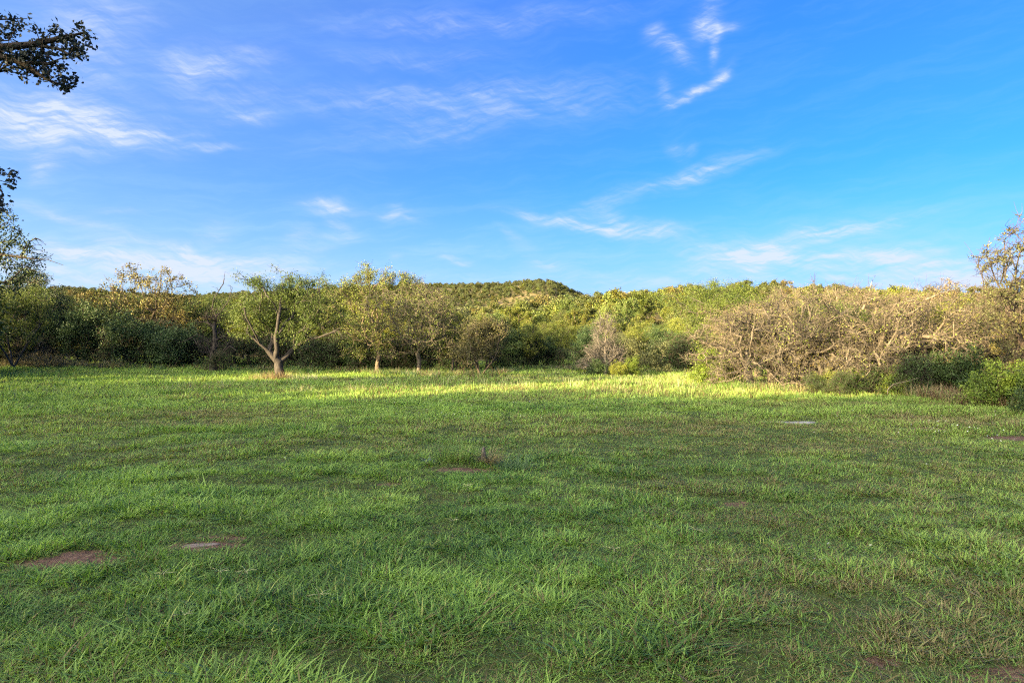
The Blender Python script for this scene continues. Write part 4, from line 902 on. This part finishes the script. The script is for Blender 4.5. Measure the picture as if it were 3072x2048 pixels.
# --- wood on the slope behind: each tree to about 115 m, then one mass
rs = np.random.default_rng(77)
variants = [('mid0', 'woodyellow'), ('mid1', 'oak'), ('mid2', 'woodgreen'), ('mid3', 'oak'), ('mid0', 'mesquite'), ('mid1', 'woodyellow'), ('mid2', 'oakwarm'), ('midjun', 'hilljuniper'), ('mid3', 'greygreen'), ('midbare', None)]
WL = {'woodyellow': 'yellow green tree in the wood behind the meadow', 'oak': 'olive green oak in the wood behind the meadow', 'woodgreen': 'bright green tree in the wood behind the meadow',
      'mesquite': 'soft green mesquite in the wood behind the meadow', 'oakwarm': 'browning oak in the wood behind the meadow', 'hilljuniper': 'dark olive juniper in the wood behind the meadow',
      'greygreen': 'grey green tree in the wood behind the meadow', None: 'bare tree among the green wood behind the meadow'}
VM = []
for a, b in variants: VM.append(recol(T[a], b) if b else T[a])
pw = np.array([.24, .18, .07, .13, .09, .10, .06, .11, .03, .03]); pw /= pw.sum()
pts = []
for tries in range(9000):
    d = 57 + 66 * rs.random() ** .8; x = rs.uniform(-1, 1) * (d * .80 + 3)
    if all((x - q[0]) ** 2 + (d - q[1]) ** 2 > 4.3 ** 2 for q in pts): pts.append((x, d))
    if len(pts) >= 285: break
for (x, d) in pts:
    k = rs.choice(len(variants), p=pw); nm = {'hilljuniper': 'juniper_tree', None: 'bare_tree', 'mesquite': 'mesquite_tree'}.get(variants[k][1], 'oak_tree')
    ss = rs.uniform(.50, 1.12); zone = 'close behind the tree line' if d < 72 else 'partway up the wooded slope' if d < 98 else 'higher on the wooded slope'
    if 1380 < CX + F * x / d < 2150: ss *= .70 + .30 * float(sstep(d, 70, 105))
    lab = ('small ' if ss < .70 else 'large ' if ss > .92 else 'middling ') + WL[variants[k][1]].replace('in the wood behind the meadow', zone).replace('among the green wood behind the meadow', zone)
    place(nm, VM[k], (x, d, float(height(x, d))), rs.uniform(0, 6.28), ss, lab, 'tree', lab.replace(' tree ', ' trees '))
def joined(ms_list, trunk=None):
    return ms_list
def hill_mesh(seed, leaf, n, ll, H=5.5, W=5.2, flat=.9):
    r_ = np.random.default_rng(seed); env = blob_env(seed, H, W, .4, 7)
    C = sample_env(env, n, r_, .85, 24, .34); C[:, 2] = np.maximum(C[:, 2], .1)
    A = r_.normal(size=(n, 3)); l = r_.uniform(*ll, n)
    V, Fq = leaves(C, A, l, l * .7, r_)
    return mesh_np('hill_tree', V, Fq, L[leaf])
HS = 1
hl = [hill_mesh(300, 'hilljuniper', 1800, (.24, .45), 5., 4.6), hill_mesh(301, 'hilljuniper', 1800, (.24, .45), 5.6, 4.2), hill_mesh(302, 'hilljuniper', 1800, (.24, .45), 4.6, 5.0), hill_mesh(303, 'oak', 1800, (.24, .45)),
      hill_mesh(304, 'woodyellow', 1800, (.24, .45)), hill_mesh(305, 'woodgreen', 1800, (.24, .45)), hill_mesh(306, 'oakwarm', 1800, (.24, .4)), hill_mesh(307, 'olive', 1800, (.24, .45), 5.2, 4.6)]
hlib = lib('hill_tree', hl)
def scat_wood(name, d0, d1, sp, seed, pfun, smin, smax, ew=.82):
    r_ = np.random.default_rng(seed)
    gx = np.arange(-d1 * ew, d1 * ew, sp); gy = np.arange(d0, d1, sp)
    X, Y = np.meshgrid(gx, gy); X = X.ravel() + r_.uniform(-.45, .45, X.size) * sp; Y = Y.ravel() + r_.uniform(-.45, .45, Y.size) * sp
    k = (np.abs(X) < Y * ew) & (Y > d0) & (r_.random(X.size) < .97 - .75 * sstep(fbm(X / 30 + 5, Y / 30, 3), .56, .70)); X, Y = X[k], Y[k]
    p = pfun(X, Y); u = r_.random(len(X)); idx = np.where(u < p, r_.choice([0, 1, 2, 7, 0], len(X)), r_.choice([3, 4, 5, 6, 4, 5, 3], len(X)))
    s = r_.uniform(smin, smax, len(X))
    P = np.stack([X, Y, height(X, Y) - .1], 1)
    o = scatter(name, hlib, P, r_.uniform(0, 6.28, len(X)), np.stack([s, s, s * r_.uniform(.8, 1.15, len(X))], 1), idx)
    print(name, len(X)); return o
scat_wood('hillside_wood', 121, 300, 4.3, 5, lambda x, y: .30 + .58 * sstep(y, 150, 215), .38, 1.12)
scat_wood('far_hill_wood', 430, 770, 4.7, 6, lambda x, y: .90 + 0 * x, .40, 1.05)
# ------------------------------------------------------------------ small things in the meadow
def simple_mat(name, a, b, scale=12., rough=.85, bumpd=.01):
    m, nt, out = new_mat(name)
    tcn = N(nt, 'ShaderNodeTexCoord')
    nz = N(nt, 'ShaderNodeTexNoise', {'Vector': tcn.outputs['Object'], 'Scale': scale, 'Detail': 8.0, 'Roughness': .65})
    c = ramp(nt, nz.outputs['Fac'], [(.3, a), (.7, b)])
    bp = N(nt, 'ShaderNodeBump', {'Height': nz.outputs['Fac'], 'Strength': .6, 'Distance': bumpd})
    p = N(nt, 'ShaderNodeBsdfPrincipled', {'Base Color': c, 'Roughness': rough, 'Normal': bp.outputs[0], 'Specular IOR Level': .2})
    nt.links.new(p.outputs[0], out.inputs[0]); return m
def slab(name, loc, a, b, h, seed, mat, rot=0.):
    r_ = np.random.default_rng(seed); n = 18; th = np.arange(n) * 2 * np.pi / n
    rad = 1 + .16 * np.sin(th * 2 + r_.uniform(0, 6)) + .13 * np.sin(th * 3 + r_.uniform(0, 6)) + r_.normal(size=n) * .05
    V = []; prof_ = [(1.0, -.06), (1.02, h * .5), (.95, h * .9), (.6, h * 1.05), (.25, h * 1.0)]
    for q, z in prof_:
        V += [(a * q * rad[i] * math.cos(th[i]), b * q * rad[i] * math.sin(th[i]), z + r_.normal() * h * .06) for i in range(n)]
    V.append((0, 0, h))
    Fq = [[k * n + i, k * n + (i + 1) % n, (k + 1) * n + (i + 1) % n, (k + 1) * n + i] for k in range(len(prof_) - 1) for i in range(n)]
    Ft = [[(len(prof_) - 1) * n + i, (len(prof_) - 1) * n + (i + 1) % n, len(V) - 1] for i in range(n)]
    o = bpy.data.objects.new(name, mesh_np(name, V, [Fq, Ft], mat, True)); link(o); o.location = loc; o.rotation_euler = (0, 0, rot); return o
M_stone = simple_mat('limestone', (.12, .09, .072), (.25, .20, .17), 16., .9)
p = ground_at(602, 1640); tag(slab('flat_stone', (p[0], p[1], p[2] + .0), .13, .055, .008, 3, M_stone, .2), 'flat pale grey stone bedded in bare red soil', 'stone')
tag(slab('flat_rock', (6.45, 15.75, float(height(6.45, 15.75)) + .02), .56, .24, .04, 8, simple_mat('pale_rock', (.13, .115, .105), (.36, .34, .33), 5., .8, .02), .1), 'pale flat rock lying in a dark hollow before the bare oaks', 'rock')
# stump with a tall grass clump
p = ground_at(1448, 1392)
r_ = np.random.default_rng(4)
pts = np.array([(0, 0, -.08), (.004, 0, .06), (.012, .0, .14), (.016, 0, .215), (.018, 0, .235)]); V, Fq = tubes([(pts, np.array([.045, .036, .032, .028, .006]))])
V = V + r_.normal(size=V.shape) * .003
st = bpy.data.objects.new('wooden_stub', mesh_np('wooden_stub', V, Fq, simple_mat('weathered_wood', (.05, .04, .035), (.17, .14, .12), 20.), True)); link(st); st.location = p
tag(st, 'short weathered wooden stub sticking out of tall grass clump', 'stub')
def clump(name, loc, seed, n, h, w, spread, mat, label, cat, group=None, lean=.5, curl=.5, extra=None, sx_=1.):
    r_ = np.random.default_rng(seed); e = bpy.data.objects.new(name, None); e.empty_display_size = .2; link(e); e.location = loc; tag(e, label, cat, group)
    V, Fc = blades(r_, n, h, w, spread, lean, curl, 4); V[:, 0] *= sx_
    o = bpy.data.objects.new('blades', mesh_np('blades', V, Fc, mat)); link(o, e)
    if extra:
        n2, h2, w2, mat2, nm2 = extra
        V, Fc = blades(r_, n2, h2, w2, spread * .8, lean * .7, curl, 4); V[:, 0] *= sx_
        o = bpy.data.objects.new(nm2, mesh_np(nm2, V, Fc, mat2)); link(o, e)
    return e
M_lush = grass_mat('lush_clump_grass', ((.11, .21, .045), (.22, .31, .09)))
M_blue = grass_mat('blue_green_clump_grass', ((.07, .14, .06), (.13, .20, .10)))
M_brown = grass_mat('brown_dead_grass', ((.12, .075, .045), (.27, .19, .11)))
clump('grass_clump', p + np.array([-.38, .12, 0]), 5, 420, (.18, .42), (.005, .009), .30, M_lush, 'tall fine green grass clump beside the wooden stub', 'grass', lean=.5, curl=.6, extra=(90, (.12, .3), (.004, .007), M_brown, 'dead_blades'))
clump('grass_clump', p + np.array([.10, -.05, 0]), 6, 160, (.15, .36), (.004, .008), .14, M_tan, 'tan dead grass clump drooping round the wooden stub', 'grass', lean=.7, curl=1.0, extra=(100, (.1, .25), (.004, .008), M_brown, 'dead_blades'))
clump('grass_clump', ground_at(1545, 1415), 7, 300, (.12, .30), (.004, .007), .20, M_blue, 'bluish fine grass clump right of the wooden stub', 'grass')
clump('silver_weed', ground_at(1285, 1392), 8, 34, (.06, .16), (.008, .02), .06, grass_mat('silver_leaf', ((.12, .18, .15), (.24, .30, .27))), 'silvery leaved weed left of the tall grass clump', 'weed', lean=.8)
# star shaped windmill grass heads
def star(px, py, seed, label):
    r_ = np.random.default_rng(seed); b = ground_at(px, py + 35); e = bpy.data.objects.new('windmill_grass', None); e.empty_display_size = .1; link(e); e.location = b
    tag(e, label, 'grass', 'windmill grass heads in the near grass')
    h = r_.uniform(.16, .22); top = np.array([r_.normal() * .02, r_.normal() * .02, h])
    V, Fq = tubes([(np.array([(0, 0, -.02), top * .5 + (.006, 0, 0), top]), np.array([.0016, .0013, .001]))])
    link(bpy.data.objects.new('stem', mesh_np('stem', V, Fq, M_pale)), e)
    k = r_.integers(6, 9); pts = []
    for i in range(k):
        a = i * 6.283 / k + r_.normal() * .15; ln = r_.uniform(.05, .085); d = np.array([math.cos(a), math.sin(a), r_.uniform(-.1, .35)])
        pts.append((np.stack([top, top + d * ln * .5 + (0, 0, .006), top + d * ln]), np.array([.0016, .0026, .0012])))
    V, Fq = tubes(pts); link(bpy.data.objects.new('seed_head', mesh_np('seed_head', V, Fq, M_pale)), e)
for k, (px, py, lb) in enumerate([(508, 1778, 'largest pale windmill grass head right of the flat stone'), (663, 1783, 'pale star shaped grass head beside the largest one'), (748, 1783, 'pale star shaped grass head right of a similar pair'),
        (553, 1917, 'low pale star shaped grass head below the largest one'), (959, 1838, 'yellowish star shaped grass head by brown thatch'), (1406, 1479, 'small star shaped grass head in front of the wooden stub'),
        (1352, 1601, 'small star shaped grass head in the open green grass'), (2082, 1632, 'tan star shaped grass head on dry olive turf'), (2100, 1760, 'pale star shaped grass head above a dark hollow'), (1830, 1690, 'dull star shaped grass head in thin turf')]):
    star(px, py, 40 + k, lb)
# weeds
def weeds(px, d, seed, label, h=(.5, 1.0), n=130, mat=None, group=None, spread=.45, extra=None, sx_=1.3):
    q = at_px(px, d)
    return clump('weed_clump', q, seed, n, h, (.008, .016), spread, mat or M_tan, label, 'weeds', group, lean=.35, curl=.35, extra=extra, sx_=sx_)
M_creamw = grass_mat('cream_flower_weed', ((.34, .33, .20), (.55, .52, .36)))
M_greyw = grass_mat('grey_weed', ((.13, .12, .085), (.25, .22, .15)))
weeds(835, 34.2, 1, 'dry brown weeds round the foot of the lone mesquite', (.25, .75), 260, M_brown, spread=.55, extra=(160, (.2, .6), (.01, .02), M_tan, 'dry_stems'))
weeds(795, 34.6, 2, 'tan dry weeds left of the lone mesquite trunk', (.25, .6), 200, M_tan, spread=.6)
weeds(905, 34.0, 3, 'cream flowering weeds beside the lone mesquite trunk', (.2, .48), 200, M_creamw, spread=.5, extra=(120, (.2, .4), (.01, .02), M_lush, 'leaves'))
weeds(950, 34.2, 4, 'second patch of cream flowering weeds right of the mesquite', (.2, .42), 170, M_creamw, spread=.5, extra=(120, (.2, .4), (.01, .02), M_lush, 'leaves'))
weeds(985, 34.4, 5, 'smallest patch of cream flowering weeds right of the mesquite', (.18, .36), 90, M_creamw, spread=.35, extra=(80, (.2, .35), (.01, .02), M_lush, 'leaves'))
for k, (px, d) in enumerate([(-20, 43), (25, 42.5), (60, 43), (100, 42.5), (140, 43), (175, 43.5), (215, 43.5), (330, 43.8)]):
    weeds(px, d, 10 + k, 'tall grey dry weeds along the left meadow edge', (.5, 1.25) if k < 6 else (.4, .8), 230, M_greyw, 'tall grey weeds at the left meadow edge', .7, extra=(70, (.3, .8), (.012, .024), M_tan, 'dry_stems'))
for k, (px, d) in enumerate([(2860, 21), (2905, 20.2), (2950, 19.6), (2995, 19.2), (3035, 18.8), (3080, 18.6), (2820, 22), (2780, 22.8)]):
    weeds(px, d, 30 + k, 'dry tan weeds before the lime green bush', (.25, .6), 230, M_tan if k % 2 else M_brown, 'dry tan weeds under the right margin trees', .5, extra=(80, (.2, .45), (.01, .018), M_lush, 'leaves'))
for k, (px, d) in enumerate([(2240, 27), (2300, 26.6), (2340, 26.4), (2420, 26), (2205, 27.6)]):
    weeds(px, d, 50 + k, 'short grass and dry weeds round the bare oak trunks', (.2, .5), 200, M_tan if k % 2 else M_lush, 'weeds round the bare oak trunks', .55)
clump('prickly_clump', at_px(1232, 38.5), 60, 160, (.2, .45), (.03, .06), .5, M_blue, 'grey green spiky clump at the foot of the half bare oak', 'plant', lean=.5, curl=.2)
# a pale dead twig arching out of the right brush
q = at_px(2690, 23.4)
pts = np.array([(-.35, 0, .02), (-.30, 0, .3), (-.12, 0, .46), (.2, 0, .52), (.55, -.02, .62), (.8, -.02, .70)]); V, Fq = tubes([(pts, np.array([.014, .013, .012, .011, .009, .004]))])
o = bpy.data.objects.new('arching_twig', mesh_np('arching_twig', V, Fq, B['dead'], True)); link(o); o.location = q; tag(o, 'pale dead twig arching out of the brush under bare oaks', 'twig')
# tiny white flowers, far too many to count one by one
m, nt, out = new_mat('white_petal')
pp_ = N(nt, 'ShaderNodeBsdfPrincipled', {'Base Color': (.78, .78, .74, 1), 'Roughness': .6}); nt.links.new(pp_.outputs[0], out.inputs[0])
r_ = np.random.default_rng(33); V = []; Fq = []
for (px, py, sx1, sy1, n, sz) in [(1385, 1255, .9, .5, 40, .018), (1660, 1222, .8, .5, 36, .018), (1500, 1275, .6, .3, 12, .016), (2850, 1300, .6, .5, 34, .018), (2790, 1262, 1.2, .5, 20, .018), (2960, 1335, .7, .5, 34, .018), (2480, 1712, .22, .05, 7, .012),
        (2840, 1445, .6, .4, 9, .014), (2990, 1640, .4, .5, 5, .010), (900, 1160, 4., 1., 26, .025), (700, 1170, 5., 1.5, 20, .022), (1600, 1240, 4., 1.5, 40, .016), (2250, 1300, 2., 1., 10, .015), (1290, 1265, 1., .6, 10, .016), (800, 1440, 1.5, 1., 4, .010), (2530, 1310, 1., .6, 5, .014)]:
    c = ground_at(px, py)
    for _ in range(n):
        x = c[0] + r_.normal() * sx1; y = c[1] + r_.normal() * sy1; z = float(height(x, y)) + r_.uniform(.10, .19); s = sz * r_.uniform(.4, .85)
        b = len(V); tx, ty = r_.normal(size=2) * .4 * s
        for i in range(6):
            a = i * 1.047; V.append((x + s * math.cos(a), y + s * math.sin(a), z + tx * math.cos(a) + ty * math.sin(a) - .5 * s * math.sin(a)))
        Fq.append([b + i for i in range(6)])
fl = bpy.data.objects.new('white_wildflowers', mesh_np('white_wildflowers', V, [Fq], m)); link(fl); tag(fl, kind='stuff')
# pale seed stalks standing over the sunlit strip of meadow
r_ = np.random.default_rng(34); sl = []
for k in range(3):
    V, Fc = blades(r_, 9, (.22, .45), (.010, .018), .25, .25, .3); sl.append(mesh_np('stalk', V, Fc, M_pale if k else M_tan))
n = 900; d = r_.uniform(25, 44, n); x = r_.uniform(-14, 13, n); k = r_.random(n) < .35 + .65 * (fbm(x / 2, d / 2, 2) > .52); x, d = x[k], d[k]
scatter('seed_stalks', lib('stalk', sl), np.stack([x, d, height(x, d)], 1), r_.uniform(0, 6.28, len(x)), r_.uniform(.5, 1.1, len(x)), r_.integers(0, 3, len(x)))
# ragged tall grass, weeds and seedlings where the meadow meets the trees
r_ = np.random.default_rng(35); el_ = []
for k, mt in enumerate((M_lush, M_blue, M_tan, M_greyw, M_brown, M_lush)):
    V, Fc = blades(r_, 26, (.15, .50), (.012, .026), .32, .5, .5); el_.append(mesh_np('edge', V, Fc, mt))
px = r_.uniform(-150, 2250, 1500); e0 = np.interp(px, [-150, 300, 700, 1000, 1150, 1300, 1450, 1560, 1700, 1850, 2050, 2250], [43, 44.5, 44.5, 45, 40, 38.5, 37.5, 48, 49, 40, 43, 31]) + 2.5 * (fbm(px / 60, px * 0 + 3, 3) - .5)
d = e0 + np.abs(r_.normal(size=len(px))) * 1.6 - .6; x = (px - CX) / F * d
scatter('edge_grass', lib('edge', el_), np.stack([x, d, height(x, d)], 1), r_.uniform(0, 6.28, len(x)), r_.uniform(.45, 1.35, len(x)), r_.choice([0, 1, 2, 3, 4, 5, 0, 1], len(x)))
